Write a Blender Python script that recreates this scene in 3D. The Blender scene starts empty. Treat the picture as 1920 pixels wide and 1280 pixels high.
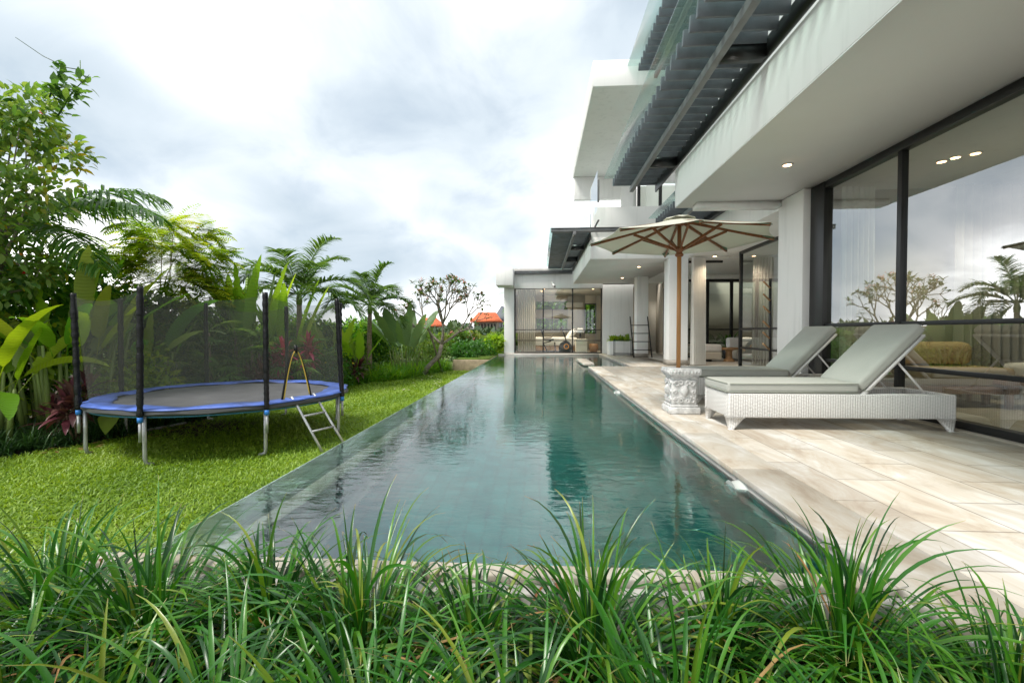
import bpy, math, random
import numpy as np
from mathutils import Vector, Matrix
R = math.radians
random.seed(7)
RNG = np.random.default_rng(11)
scene = bpy.context.scene
COL = scene.collection

# ------------------------------------------------------------------ camera, sky, sun, exposure
cam_d = bpy.data.cameras.new('camera'); cam = bpy.data.objects.new('camera', cam_d); COL.objects.link(cam)
cam_d.sensor_width = 36; cam_d.lens = 16.0; cam_d.clip_start = 0.05; cam_d.clip_end = 2000
cam.location = (0, 0, 1.0); cam.rotation_euler = (R(90 - 1.21), 0, R(3.49))
scene.camera = cam
scene.view_settings.view_transform = 'Standard'; scene.view_settings.look = 'None'
scene.view_settings.exposure = 0.58; scene.view_settings.gamma = 1.0
SUN_AZ, SUN_EL = R(-128), R(60)
sdir = Vector((math.sin(SUN_AZ) * math.cos(SUN_EL), math.cos(SUN_AZ) * math.cos(SUN_EL), math.sin(SUN_EL)))
sl = bpy.data.lights.new('sun', 'SUN'); sl.energy = 3.0; sl.angle = R(18); sl.color = (1.0, 0.95, 0.87)
so = bpy.data.objects.new('sun', sl); COL.objects.link(so); so.rotation_euler = (-sdir).to_track_quat('-Z', 'Y').to_euler()

w = bpy.data.worlds.new('World'); scene.world = w; w.use_nodes = True
def build_world():
    nt = w.node_tree; nt.nodes.clear(); N = nt.nodes.new; L = nt.links.new
    out = N('ShaderNodeOutputWorld'); bg1 = N('ShaderNodeBackground'); bg2 = N('ShaderNodeBackground'); mix = N('ShaderNodeMixShader')
    sky = N('ShaderNodeTexSky'); sky.sky_type = 'NISHITA'; sky.sun_disc = False; sky.sun_elevation = SUN_EL; sky.sun_rotation = SUN_AZ
    sky.air_density = 1.0; sky.dust_density = 1.5
    bg1.inputs[1].default_value = 0.1; L(sky.outputs[0], bg1.inputs[0])
    tc = N('ShaderNodeTexCoord'); sep = N('ShaderNodeSeparateXYZ'); L(tc.outputs['Generated'], sep.inputs[0])
    def math_(op, a, b=None, c=None):
        m = N('ShaderNodeMath'); m.operation = op
        for i, x in enumerate((a, b, c)):
            if x is None: continue
            if isinstance(x, (int, float)): m.inputs[i].default_value = x
            else: L(x, m.inputs[i])
        return m.outputs[0]
    z = math_('ADD', math_('MAXIMUM', sep.outputs[2], 0.0), 0.45)
    comb = N('ShaderNodeCombineXYZ'); L(math_('DIVIDE', sep.outputs[0], z), comb.inputs[0]); L(math_('DIVIDE', sep.outputs[1], z), comb.inputs[1])
    def noise(scale, detail, rough, off, dist=0.0):
        mp = N('ShaderNodeMapping'); mp.inputs['Location'].default_value = off; mp.inputs['Rotation'].default_value = (0, 0, R(8)); L(comb.outputs[0], mp.inputs[0])
        n = N('ShaderNodeTexNoise'); n.inputs['Scale'].default_value = scale; n.inputs['Detail'].default_value = detail
        n.inputs['Roughness'].default_value = rough; n.inputs['Distortion'].default_value = dist; L(mp.outputs[0], n.inputs['Vector']); return n.outputs[0]
    n1 = noise(1.15, 3, 0.45, (3.1, 1.55, 0.0), 0.3); n2 = noise(3.4, 6, 0.55, (1.0, 7.0, 2.0), 0.4)
    s = math_('ADD', math_('MULTIPLY', n1, 0.80), math_('MULTIPLY', n2, 0.20))
    hor = math_('MULTIPLY', math_('POWER', math_('SUBTRACT', 1.0, math_('MAXIMUM', sep.outputs[2], 0.0)), 6.0), 0.22)
    s = math_('ADD', math_('ADD', s, 0.022), hor)
    cr = N('ShaderNodeValToRGB'); L(s, cr.inputs[0]); e = cr.color_ramp.elements
    e[0].position = 0.34; e[0].color = (0.37, 0.44, 0.51, 1); e[1].position = 0.70; e[1].color = (2.1, 2.1, 2.05, 1)
    for p, c in ((0.42, (0.42, 0.50, 0.57, 1)), (0.49, (0.53, 0.60, 0.66, 1)), (0.56, (0.72, 0.77, 0.80, 1)), (0.63, (1.05, 1.06, 1.06, 1))):
        q = e.new(p); q.color = c
    L(cr.outputs[0], bg2.inputs[0]); bg2.inputs[1].default_value = 1.0
    gap = N('ShaderNodeMapRange'); L(n2, gap.inputs[0]); gap.inputs[1].default_value = 0.30; gap.inputs[2].default_value = 0.5; gap.inputs[3].default_value = 0.80; gap.inputs[4].default_value = 1.0
    L(gap.outputs[0], mix.inputs[0]); L(bg1.outputs[0], mix.inputs[1]); L(bg2.outputs[0], mix.inputs[2]); L(mix.outputs[0], out.inputs[0])
build_world()

# ------------------------------------------------------------------ helpers
def origin_of(o):
    v = Vector((0, 0, 0))
    while o is not None:
        v = v + o.location; o = o.parent
    return v
def norm(a):
    return a / np.maximum(np.linalg.norm(a, axis=-1, keepdims=True), 1e-9)
class MB:
    """collects shapes (world coordinates) and links them as ONE mesh object"""
    def __init__(self): self.v = []; self.n = 0; self.idx = []; self.tot = []; self.r = []; self.t = []
    def add(self, verts, faces, rnd=0.5, t=0.5):
        verts = np.asarray(verts, dtype=np.float64).reshape(-1, 3); k = len(verts)
        self.v.append(verts)
        if isinstance(faces, np.ndarray):
            self.idx.append((faces + self.n).ravel()); self.tot.append(np.full(len(faces), faces.shape[1], dtype=np.int64))
        else:
            for f in faces: self.idx.append(np.asarray(f, dtype=np.int64) + self.n)
            self.tot.append(np.array([len(f) for f in faces], dtype=np.int64))
        self.r.append(np.broadcast_to(np.asarray(rnd, dtype=np.float64), (k,))); self.t.append(np.broadcast_to(np.asarray(t, dtype=np.float64), (k,)))
        self.n += k; return self
    def box(self, x0, x1, y0, y1, z0, z1, rnd=0.5):
        v = [(x0, y0, z0), (x1, y0, z0), (x1, y1, z0), (x0, y1, z0), (x0, y0, z1), (x1, y0, z1), (x1, y1, z1), (x0, y1, z1)]
        return self.add(v, [(0, 3, 2, 1), (4, 5, 6, 7), (0, 1, 5, 4), (1, 2, 6, 5), (2, 3, 7, 6), (3, 0, 4, 7)], rnd)
    def obox(self, c, ax, ay, az, rnd=0.5):
        """box with centre c and half-axis vectors"""
        c, ax, ay, az = (np.asarray(q, float) for q in (c, ax, ay, az))
        v = [c + sx * ax + sy * ay + sz * az for sz in (-1, 1) for sx, sy in ((-1, -1), (1, -1), (1, 1), (-1, 1))]
        return self.add(v, [(0, 3, 2, 1), (4, 5, 6, 7), (0, 1, 5, 4), (1, 2, 6, 5), (2, 3, 7, 6), (3, 0, 4, 7)], rnd)
    def bar(self, p, q, wd, ht, up=(0, 0, 1)):
        p = np.asarray(p, float); q = np.asarray(q, float); d = q - p; l = np.linalg.norm(d); d = d / l
        s = np.cross(d, up); s = s / max(np.linalg.norm(s), 1e-9); u = np.cross(s, d)
        return self.obox((p + q) / 2, d * l / 2, s * wd / 2, u * ht / 2)
    def tube(self, pts, rad, n=10, cap=True, rnd=0.5):
        pts = np.asarray(pts, float); m = len(pts); rad = np.broadcast_to(np.asarray(rad, float), (m,))
        tan = np.gradient(pts, axis=0); tan = norm(tan)
        ref = np.array([0.0, 0, 1]) if abs(tan[0][2]) < 0.9 else np.array([1.0, 0, 0])
        s = np.cross(tan[0], ref); s = s / np.linalg.norm(s)
        a = np.arange(n) / n * 2 * np.pi; vs = []
        for i in range(m):
            s = s - tan[i] * np.dot(s, tan[i]); s = s / max(np.linalg.norm(s), 1e-9); b = np.cross(tan[i], s)
            vs.append(pts[i] + rad[i] * (np.cos(a)[:, None] * s + np.sin(a)[:, None] * b))
        vs = np.concatenate(vs); i, j = np.meshgrid(np.arange(m - 1), np.arange(n), indexing='ij'); j2 = (j + 1) % n
        f = np.stack([i * n + j, i * n + j2, (i + 1) * n + j2, (i + 1) * n + j], -1).reshape(-1, 4)
        faces = [tuple(q) for q in f]
        if cap: faces += [tuple(range(n - 1, -1, -1)), tuple(range((m - 1) * n, m * n))]
        return self.add(vs, faces, rnd, np.repeat(np.linspace(0, 1, m), n))
    def lathe(self, prof, c, n=20, sx=1.0, sy=1.0):
        """prof: (radius, z) rows, bottom to top"""
        prof = np.asarray(prof, float); a = np.arange(n) / n * 2 * np.pi; m = len(prof)
        v = np.stack([np.outer(prof[:, 0], np.cos(a) * sx) + c[0], np.outer(prof[:, 0], np.sin(a) * sy) + c[1], np.repeat(prof[:, 1:2], n, 1) + c[2]], -1).reshape(-1, 3)
        faces = [(i * n + j, i * n + (j + 1) % n, (i + 1) * n + (j + 1) % n, (i + 1) * n + j) for i in range(m - 1) for j in range(n)]
        faces += [tuple(range(n - 1, -1, -1)), tuple(range((m - 1) * n, m * n))]
        return self.add(v, faces)
    def prism(self, poly, z0, z1):
        k = len(poly); v = [(x, y, z0) for x, y in poly] + [(x, y, z1) for x, y in poly]
        f = [tuple(range(k - 1, -1, -1)), tuple(range(k, 2 * k))] + [(i, (i + 1) % k, k + (i + 1) % k, k + i) for i in range(k)]
        return self.add(v, f)
    def grid(self, fn, nu, nv, closed=False):
        """fn(u, v) -> 3-D point for u, v in [0, 1]"""
        v = [fn(i / nu, j / nv) for i in range(nu + 1) for j in range(nv + 1)]
        f = [(i * (nv + 1) + j, (i + 1) * (nv + 1) + j, (i + 1) * (nv + 1) + j + 1, i * (nv + 1) + j + 1) for i in range(nu) for j in range(nv)]
        return self.add(v, f)
    def ball(self, c, r, n=10, m=7):
        r = np.broadcast_to(np.asarray(r, float), (3,))
        prof = [(math.sin(math.pi * (k + 0.02) / (m + 0.04)), -math.cos(math.pi * (k + 0.02) / (m + 0.04))) for k in range(m + 1)]
        prof = np.array(prof); a = np.arange(n) / n * 2 * np.pi
        v = np.stack([np.outer(prof[:, 0], np.cos(a)) * r[0] + c[0], np.outer(prof[:, 0], np.sin(a)) * r[1] + c[1], np.repeat(prof[:, 1:2], n, 1) * r[2] + c[2]], -1).reshape(-1, 3)
        faces = [(i * n + j, i * n + (j + 1) % n, (i + 1) * n + (j + 1) % n, (i + 1) * n + j) for i in range(m) for j in range(n)]
        faces += [tuple(range(n - 1, -1, -1)), tuple(range(m * n, (m + 1) * n))]
        return self.add(v, faces)
    def build(self, name, mat, parent=None, smooth=False, bevel=0.0, label=None, seg=2):
        me = bpy.data.meshes.new(name); v = np.concatenate(self.v)
        if parent is not None: v = v - np.array(origin_of(parent))
        idx = np.concatenate(self.idx).astype(np.int32); tot = np.concatenate(self.tot).astype(np.int32)
        me.vertices.add(len(v)); me.vertices.foreach_set('co', v.astype(np.float32).ravel())
        me.loops.add(len(idx)); me.loops.foreach_set('vertex_index', idx)
        st = np.concatenate([[0], np.cumsum(tot)[:-1]]).astype(np.int32)
        me.polygons.add(len(tot)); me.polygons.foreach_set('loop_start', st); me.polygons.foreach_set('loop_total', tot)
        if smooth: me.polygons.foreach_set('use_smooth', np.ones(len(tot), dtype=bool))
        for nm, arr in (('rnd', self.r), ('along', self.t)):
            at = me.attributes.new(nm, 'FLOAT', 'POINT'); at.data.foreach_set('value', np.concatenate(arr).astype(np.float32))
        me.update(calc_edges=True); me.validate()
        me.materials.append(mat)
        o = bpy.data.objects.new(name, me); COL.objects.link(o)
        if parent is not None: o.parent = parent
        if bevel > 0:
            b = o.modifiers.new('bevel', 'BEVEL'); b.width = bevel; b.segments = seg; b.limit_method = 'ANGLE'; b.angle_limit = R(35)
        if label: o['label'] = label
        return o
def tag(o, label=None, cat=None, group=None, kind=None):
    if label: o['label'] = label
    if cat: o['category'] = cat
    if group: o['group'] = group
    if kind: o['kind'] = kind
    return o
def thing(name, label, cat, loc=(0, 0, 0), group=None):
    o = bpy.data.objects.new(name, None); COL.objects.link(o); o.location = loc; o.empty_display_size = 0.1
    return tag(o, label, cat, group)
def copy_tree(o, parent=None):
    c = o.copy(); COL.objects.link(c)
    if parent is not None: c.parent = parent
    for ch in list(o.children): copy_tree(ch, c)
    return c
def soft_box(mb, x0, x1, y0, y1, z0, z1, r=0.03, puff=0.0, nu=10, M=None):
    """rounded cushion: superellipsoid-like block"""
    cx, cy, cz = (x0 + x1) / 2, (y0 + y1) / 2, (z0 + z1) / 2; hx, hy, hz = (x1 - x0) / 2, (y1 - y0) / 2, (z1 - z0) / 2
    def face(axis, sgn):
        def fn(u, v):
            a = -1 + 2 * u; b = -1 + 2 * v
            if sgn < 0: a = -a
            p = [0, 0, 0]; p[axis] = sgn; p[(axis + 1) % 3] = a; p[(axis + 2) % 3] = b
            q = np.array([p[0] * hx, p[1] * hy, p[2] * hz]); inner = np.clip(q, [-hx + r, -hy + r, -hz + r], [hx - r, hy - r, hz - r])
            d = q - inner; l = np.linalg.norm(d)
            if l > 1e-9: q = inner + d / l * r
            if puff: q[2] += puff * np.sign(q[2]) * max(0, (1 - (q[0] / hx) ** 2)) * max(0, (1 - (q[1] / hy) ** 2)) * (abs(q[2]) / hz)
            q = q + np.array([cx, cy, cz])
            if M is not None: q = np.array(M @ Vector(q))
            return q
        return fn
    def warp(k): # concentrate points at the edges
        return k
    for axis in range(3):
        for sgn in (-1, 1):
            es = []
            for kk in ((axis + 1) % 3, (axis + 2) % 3):
                h = (hx, hy, hz)[kk]; e = min(r / (2 * h), 0.5)
                es.append([0, e * 0.15, e * 0.5, e] + list(np.linspace(e, 1 - e, nu + 1)[1:-1]) + [1 - e, 1 - e * 0.5, 1 - e * 0.15, 1])
            f = face(axis, sgn); U, V = es
            if sgn < 0: U = [1 - x for x in U][::-1]
            vs = [f(u, v) for u in U for v in V]; nv = len(V)
            mb.add(vs, [(i * nv + j, (i + 1) * nv + j, (i + 1) * nv + j + 1, i * nv + j + 1) for i in range(len(U) - 1) for j in range(nv - 1)])
    return mb

# ---- blades: every leaf, frond leaflet and grass blade
def prof_fn(kind, t):
    if kind == 'strap': return np.minimum(1.0, (1.02 - t) * 3.2) ** 0.8 * (0.72 + 0.28 * np.minimum(1, t * 5))
    if kind == 'lance': return np.sin(np.pi * np.clip(t * 0.94 + 0.04, 0, 1) ** 0.8) ** 0.9 + 0.02
    if kind == 'leaflet': return np.clip(np.minimum(1.0, t * 6 + 0.35) * (1.03 - t) ** 0.55, 0.03, 1)
    if kind == 'ovate': return np.sin(np.pi * np.clip(t, 0, 1) ** 0.75) ** 0.75 + 0.03
    if kind == 'paddle':
        s = np.clip((t - 0.26) / 0.74, 0, 1); return np.where(t < 0.26, 0.07, np.sin(np.pi * (0.06 + 0.94 * s) ** 0.72) ** 0.62 + 0.02)
    if kind == 'heart':
        return np.where(t < 0.12, 0.55 + 3.5 * t, np.clip(1.0 - ((t - 0.12) / 0.88) ** 1.6, 0, 1)) + 0.02
def blades(mb, P, D, L, W, n=4, droop=0.5, fold=0.0, prof='strap', roll=0.0, rnd=None, rng=RNG, face_up=True, wave=0.0, tear=0.0):
    P = np.asarray(P, float).reshape(-1, 3); N = len(P); D = norm(np.broadcast_to(np.asarray(D, float), (N, 3)).copy())
    L = np.broadcast_to(np.asarray(L, float), (N,)); W = np.broadcast_to(np.asarray(W, float), (N,)); droop = np.broadcast_to(np.asarray(droop, float), (N,))
    roll = np.broadcast_to(np.asarray(roll, float), (N,))
    up = np.tile(np.array([0.0, 0, 1]), (N, 1)); S = np.cross(D, up); bad = np.linalg.norm(S, axis=1) < 0.05
    a = rng.uniform(0, 6.28, N); S[bad] = np.stack([np.cos(a), np.sin(a), 0 * a], -1)[bad]; S = norm(S); U = np.cross(S, D)
    S = S * np.cos(roll)[:, None] + U * np.sin(roll)[:, None]
    cols = 3 if fold else 2; pts = np.empty((N, n + 1, cols, 3)); p = P.copy(); d = D.copy(); T = np.linspace(0, 1, n + 1); pr = prof_fn(prof, T)
    side_w = rng.uniform(-1, 1, (N, 1)) * wave
    for k in range(n + 1):
        s = norm(S - d * np.sum(S * d, -1, keepdims=True)); nr = np.cross(s, d); wk = (W * pr[k])[:, None] * 0.5; wl = wk * (1 - tear * rng.random((N, 1)) ** 3); wk = wk * (1 - tear * rng.random((N, 1)) ** 3)
        if fold:
            pts[:, k, 0] = p - s * wl + nr * wl * fold; pts[:, k, 1] = p; pts[:, k, 2] = p + s * wk + nr * wk * fold
        else:
            pts[:, k, 0] = p - s * wl; pts[:, k, 1] = p + s * wk
        d = d + np.array([0, 0, -1.0]) * (droop / n)[:, None] * (0.4 + 1.2 * T[k]) + s * side_w / n; d = norm(d); p = p + d * (L / n)[:, None]
    k, c = np.meshgrid(np.arange(n), np.arange(cols - 1), indexing='ij'); b = (k * cols + c).ravel()
    q = np.stack([b, b + 1, b + 1 + cols, b + cols], -1); f = (q[None] + (np.arange(N) * (n + 1) * cols)[:, None, None]).reshape(-1, 4)
    if rnd is None: rnd = rng.random(N)
    rnd = np.broadcast_to(np.asarray(rnd, float), (N,))
    mb.add(pts.reshape(-1, 3), f, np.repeat(rnd, (n + 1) * cols), np.tile(np.repeat(T, cols), N)); return mb
def sph(az, el):
    return np.stack([np.cos(az) * np.cos(el), np.sin(az) * np.cos(el), np.sin(el)], -1)

# ------------------------------------------------------------------ materials
def new_mat(name):
    m = bpy.data.materials.new(name); m.use_nodes = True; nt = m.node_tree
    return m, nt, nt.nodes['Principled BSDF'], nt.nodes.new, nt.links.new
def basic(name, col, rough=0.6, metal=0.0, var=0.08, scale=4.0, bump=0.0, bscale=60.0, spec=0.5, stretch=None, detail=5):
    m, nt, b, N, L = new_mat(name)
    b.inputs['Roughness'].default_value = rough; b.inputs['Metallic'].default_value = metal; b.inputs['Specular IOR Level'].default_value = spec
    tc = N('ShaderNodeTexCoord'); mp = N('ShaderNodeMapping'); L(tc.outputs['Object'], mp.inputs[0])
    if stretch: mp.inputs['Scale'].default_value = stretch
    n = N('ShaderNodeTexNoise'); n.inputs['Scale'].default_value = scale; n.inputs['Detail'].default_value = detail; L(mp.outputs[0], n.inputs['Vector'])
    cr = N('ShaderNodeValToRGB'); L(n.outputs[0], cr.inputs[0]); e = cr.color_ramp.elements
    e[0].position = 0.3; e[1].position = 0.7
    e[0].color = tuple(max(0, c * (1 - var)) for c in col) + (1,); e[1].color = tuple(min(1, c * (1 + var)) for c in col) + (1,)
    L(cr.outputs[0], b.inputs['Base Color'])
    if bump:
        n2 = N('ShaderNodeTexNoise'); n2.inputs['Scale'].default_value = bscale; n2.inputs['Detail'].default_value = 4; L(mp.outputs[0], n2.inputs['Vector'])
        bp = N('ShaderNodeBump'); bp.inputs['Strength'].default_value = bump; bp.inputs['Distance'].default_value = 0.01; L(n2.outputs[0], bp.inputs['Height']); L(bp.outputs[0], b.inputs['Normal'])
    return m
def leaf(name, cols, trans=0.35, rough=0.42, tip=None, base=None, spec=0.4, tcol=1.6, veins=False):
    m, nt, b, N, L = new_mat(name)
    at = N('ShaderNodeAttribute'); at.attribute_name = 'rnd'; cr = N('ShaderNodeValToRGB'); L(at.outputs['Fac'], cr.inputs[0]); e = cr.color_ramp.elements
    e[0].color = cols[0] + (1,); e[1].color = cols[-1] + (1,)
    for i, c in enumerate(cols[1:-1]): q = e.new((i + 1) / (len(cols) - 1)); q.color = c + (1,)
    c = cr.outputs[0]
    if tip or base:
        al = N('ShaderNodeAttribute'); al.attribute_name = 'along'
        def blend(c, colr, p0, p1):
            mr = N('ShaderNodeMapRange'); mr.inputs[1].default_value = p0; mr.inputs[2].default_value = p1; L(al.outputs['Fac'], mr.inputs[0])
            mx = N('ShaderNodeMix'); mx.data_type = 'RGBA'; L(mr.outputs[0], mx.inputs[0]); L(c, mx.inputs[6]); mx.inputs[7].default_value = colr + (1,); return mx.outputs[2]
        if tip: c = blend(c, tip, 0.95, 1.0)
        if base: c = blend(c, base, 0.3, 0.0)
    if veins:
        al = N('ShaderNodeAttribute'); al.attribute_name = 'along'; mu = N('ShaderNodeMath'); mu.operation = 'MULTIPLY'; L(al.outputs['Fac'], mu.inputs[0]); mu.inputs[1].default_value = 210
        sn = N('ShaderNodeMath'); sn.operation = 'SINE'; L(mu.outputs[0], sn.inputs[0]); mr = N('ShaderNodeMapRange'); mr.inputs[1].default_value = -1; mr.inputs[3].default_value = 0.9; L(sn.outputs[0], mr.inputs[0])
        tc = N('ShaderNodeTexCoord'); nz = N('ShaderNodeTexNoise'); nz.inputs['Scale'].default_value = 9; nz.inputs['Detail'].default_value = 5; L(tc.outputs['Object'], nz.inputs['Vector'])
        br = N('ShaderNodeMapRange'); br.inputs[1].default_value = 0.68; br.inputs[2].default_value = 0.8; br.inputs[4].default_value = 0.55; L(nz.outputs[0], br.inputs[0])
        mv = N('ShaderNodeMix'); mv.data_type = 'RGBA'; mv.blend_type = 'MULTIPLY'; mv.inputs[0].default_value = 1; L(c, mv.inputs[6]); L(mr.outputs[0], mv.inputs[7])
        mb_ = N('ShaderNodeMix'); mb_.data_type = 'RGBA'; L(br.outputs[0], mb_.inputs[0]); L(mv.outputs[2], mb_.inputs[6]); mb_.inputs[7].default_value = (0.30, 0.22, 0.06, 1); c = mb_.outputs[2]
        bp = N('ShaderNodeBump'); bp.inputs['Strength'].default_value = 0.5; bp.inputs['Distance'].default_value = 0.005; L(sn.outputs[0], bp.inputs['Height']); L(bp.outputs[0], b.inputs['Normal'])
    L(c, b.inputs['Base Color']); b.inputs['Roughness'].default_value = rough; b.inputs['Specular IOR Level'].default_value = spec
    tr = N('ShaderNodeBsdfTranslucent'); g = N('ShaderNodeMix'); g.data_type = 'RGBA'; g.blend_type = 'MULTIPLY'; g.inputs[0].default_value = 1.0
    L(c, g.inputs[6]); g.inputs[7].default_value = (tcol * 1.25, tcol * 1.15, tcol * 0.5, 1); L(g.outputs[2], tr.inputs[0])
    mx = N('ShaderNodeMixShader'); mx.inputs[0].default_value = trans; L(b.outputs[0], mx.inputs[1]); L(tr.outputs[0], mx.inputs[2]); L(mx.outputs[0], nt.nodes['Material Output'].inputs[0])
    return m
def glass_mat(name, tint=(0.86, 0.92, 0.88), f0=0.1, rough=0.0):
    m, nt, b, N, L = new_mat(name); nt.nodes.remove(b)
    lw = N('ShaderNodeLayerWeight'); lw.inputs[0].default_value = 0.5; pw = N('ShaderNodeMath'); pw.operation = 'POWER'; L(lw.outputs['Facing'], pw.inputs[0]); pw.inputs[1].default_value = 4.0
    fr = N('ShaderNodeMapRange'); fr.inputs[3].default_value = f0; fr.inputs[4].default_value = 1.0; L(pw.outputs[0], fr.inputs[0]); tr = N('ShaderNodeBsdfTransparent'); tr.inputs[0].default_value = tint + (1,)
    gl = N('ShaderNodeBsdfGlossy'); gl.inputs['Roughness'].default_value = rough; gl.inputs[0].default_value = (0.95, 0.97, 1, 1)
    mx = N('ShaderNodeMixShader'); L(fr.outputs[0], mx.inputs[0]); L(tr.outputs[0], mx.inputs[1]); L(gl.outputs[0], mx.inputs[2]); L(mx.outputs[0], nt.nodes['Material Output'].inputs[0])
    return m
def emit(name, col, s):
    m, nt, b, N, L = new_mat(name); b.inputs['Emission Color'].default_value = col + (1,); b.inputs['Emission Strength'].default_value = s; return m
def deck_mat(name, tile=(0.8, 0.4), tint=1.0, attr=False, joints=True, dirt=1.0):
    m, nt, b, N, L = new_mat(name)
    tc = N('ShaderNodeTexCoord'); mp = N('ShaderNodeMapping'); L(tc.outputs['Object'], mp.inputs[0]); mp.inputs['Rotation'].default_value = (0, 0, R(90))
    br = N('ShaderNodeTexBrick'); br.inputs['Scale'].default_value = 1.0; br.inputs['Brick Width'].default_value = tile[0]; br.inputs['Row Height'].default_value = tile[1]
    br.inputs['Mortar Size'].default_value = 0.006; br.inputs['Color1'].default_value = (0.36, 0.36, 0.36, 1); br.inputs['Color2'].default_value = (0.64, 0.64, 0.63, 1); br.inputs['Mortar'].default_value = (0.14, 0.13, 0.12, 1)
    br.inputs['Bias'].default_value = 0.0; L(mp.outputs[0], br.inputs['Vector'])
    def noise(sc, det, stretch, rough=0.6, dist=0.0):
        q = N('ShaderNodeMapping'); q.inputs['Scale'].default_value = stretch; L(tc.outputs['Object'], q.inputs[0])
        n = N('ShaderNodeTexNoise'); n.inputs['Scale'].default_value = sc; n.inputs['Detail'].default_value = det; n.inputs['Roughness'].default_value = rough; n.inputs['Distortion'].default_value = dist; L(q.outputs[0], n.inputs['Vector']); return n.outputs[0]
    n1 = noise(1.7, 10, (2.0, 0.75, 1), 0.68, 0.9); n2 = noise(3.5, 8, (1, 0.7, 1), 0.7, 0.6); n3 = noise(45, 3, (1, 1, 1))
    cr = N('ShaderNodeValToRGB'); L(n1, cr.inputs[0]); e = cr.color_ramp.elements
    e[0].position = 0.33; e[0].color = (0.37 * tint, 0.305 * tint, 0.235 * tint, 1); e[1].position = 0.64; e[1].color = (0.60 * tint, 0.58 * tint, 0.545 * tint, 1)
    q = e.new(0.44); q.color = (0.46 * tint, 0.405 * tint, 0.33 * tint, 1); q = e.new(0.55); q.color = (0.515 * tint, 0.48 * tint, 0.42 * tint, 1)
    def mixc(kind, fac, a, bb):
        x = N('ShaderNodeMix'); x.data_type = 'RGBA'; x.blend_type = kind
        if isinstance(fac, float): x.inputs[0].default_value = fac
        else: L(fac, x.inputs[0])
        L(a, x.inputs[6])
        if isinstance(bb, tuple): x.inputs[7].default_value = bb
        else: L(bb, x.inputs[7])
        return x.outputs[2]
    c = cr.outputs[0]
    if joints: c = mixc('OVERLAY', 0.55, c, br.outputs[0])
    if attr:
        at = N('ShaderNodeAttribute'); at.attribute_name = 'rnd'; ar = N('ShaderNodeValToRGB'); L(at.outputs['Fac'], ar.inputs[0]); ee = ar.color_ramp.elements
        ee[0].color = (0.40, 0.405, 0.41, 1); ee[1].color = (0.60, 0.60, 0.60, 1); c = mixc('OVERLAY', 0.85, c, ar.outputs[0])
    st = N('ShaderNodeMapRange'); st.inputs[1].default_value = 0.56; st.inputs[2].default_value = 0.72; st.inputs[4].default_value = 0.55 * dirt; L(n2, st.inputs[0])
    c = mixc('MIX', st.outputs[0], c, (0.30, 0.26, 0.21, 1))
    L(c, b.inputs['Base Color']); b.inputs['Roughness'].default_value = 0.62; b.inputs['Specular IOR Level'].default_value = 0.35
    bp = N('ShaderNodeBump'); bp.inputs['Strength'].default_value = 0.25; bp.inputs['Distance'].default_value = 0.004; L(n3, bp.inputs['Height'])
    if joints:
        bp2 = N('ShaderNodeBump'); bp2.inputs['Strength'].default_value = 0.5; bp2.inputs['Distance'].default_value = 0.004; bp2.invert = True; L(br.outputs['Fac'], bp2.inputs['Height']); L(bp.outputs[0], bp2.inputs['Normal']); L(bp2.outputs[0], b.inputs['Normal'])
    else: L(bp.outputs[0], b.inputs['Normal'])
    return m
def tile_mat(name, c1, c2, mortar, size=0.15, rough=0.3):
    m, nt, b, N, L = new_mat(name); tc = N('ShaderNodeTexCoord'); br = N('ShaderNodeTexBrick'); L(tc.outputs['Object'], br.inputs['Vector']); br.offset = 0.0
    br.inputs['Scale'].default_value = 1; br.inputs['Brick Width'].default_value = size; br.inputs['Row Height'].default_value = size; br.inputs['Mortar Size'].default_value = 0.003
    br.inputs['Color1'].default_value = c1 + (1,); br.inputs['Color2'].default_value = c2 + (1,); br.inputs['Mortar'].default_value = mortar + (1,)
    n = N('ShaderNodeTexNoise'); n.inputs['Scale'].default_value = 5; n.inputs['Detail'].default_value = 6; L(tc.outputs['Object'], n.inputs['Vector'])
    x = N('ShaderNodeMix'); x.data_type = 'RGBA'; x.blend_type = 'OVERLAY'; x.inputs[0].default_value = 0.5; L(br.outputs[0], x.inputs[6]); L(n.outputs[0], x.inputs[7]); L(x.outputs[2], b.inputs['Base Color'])
    b.inputs['Roughness'].default_value = rough; return m
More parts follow.
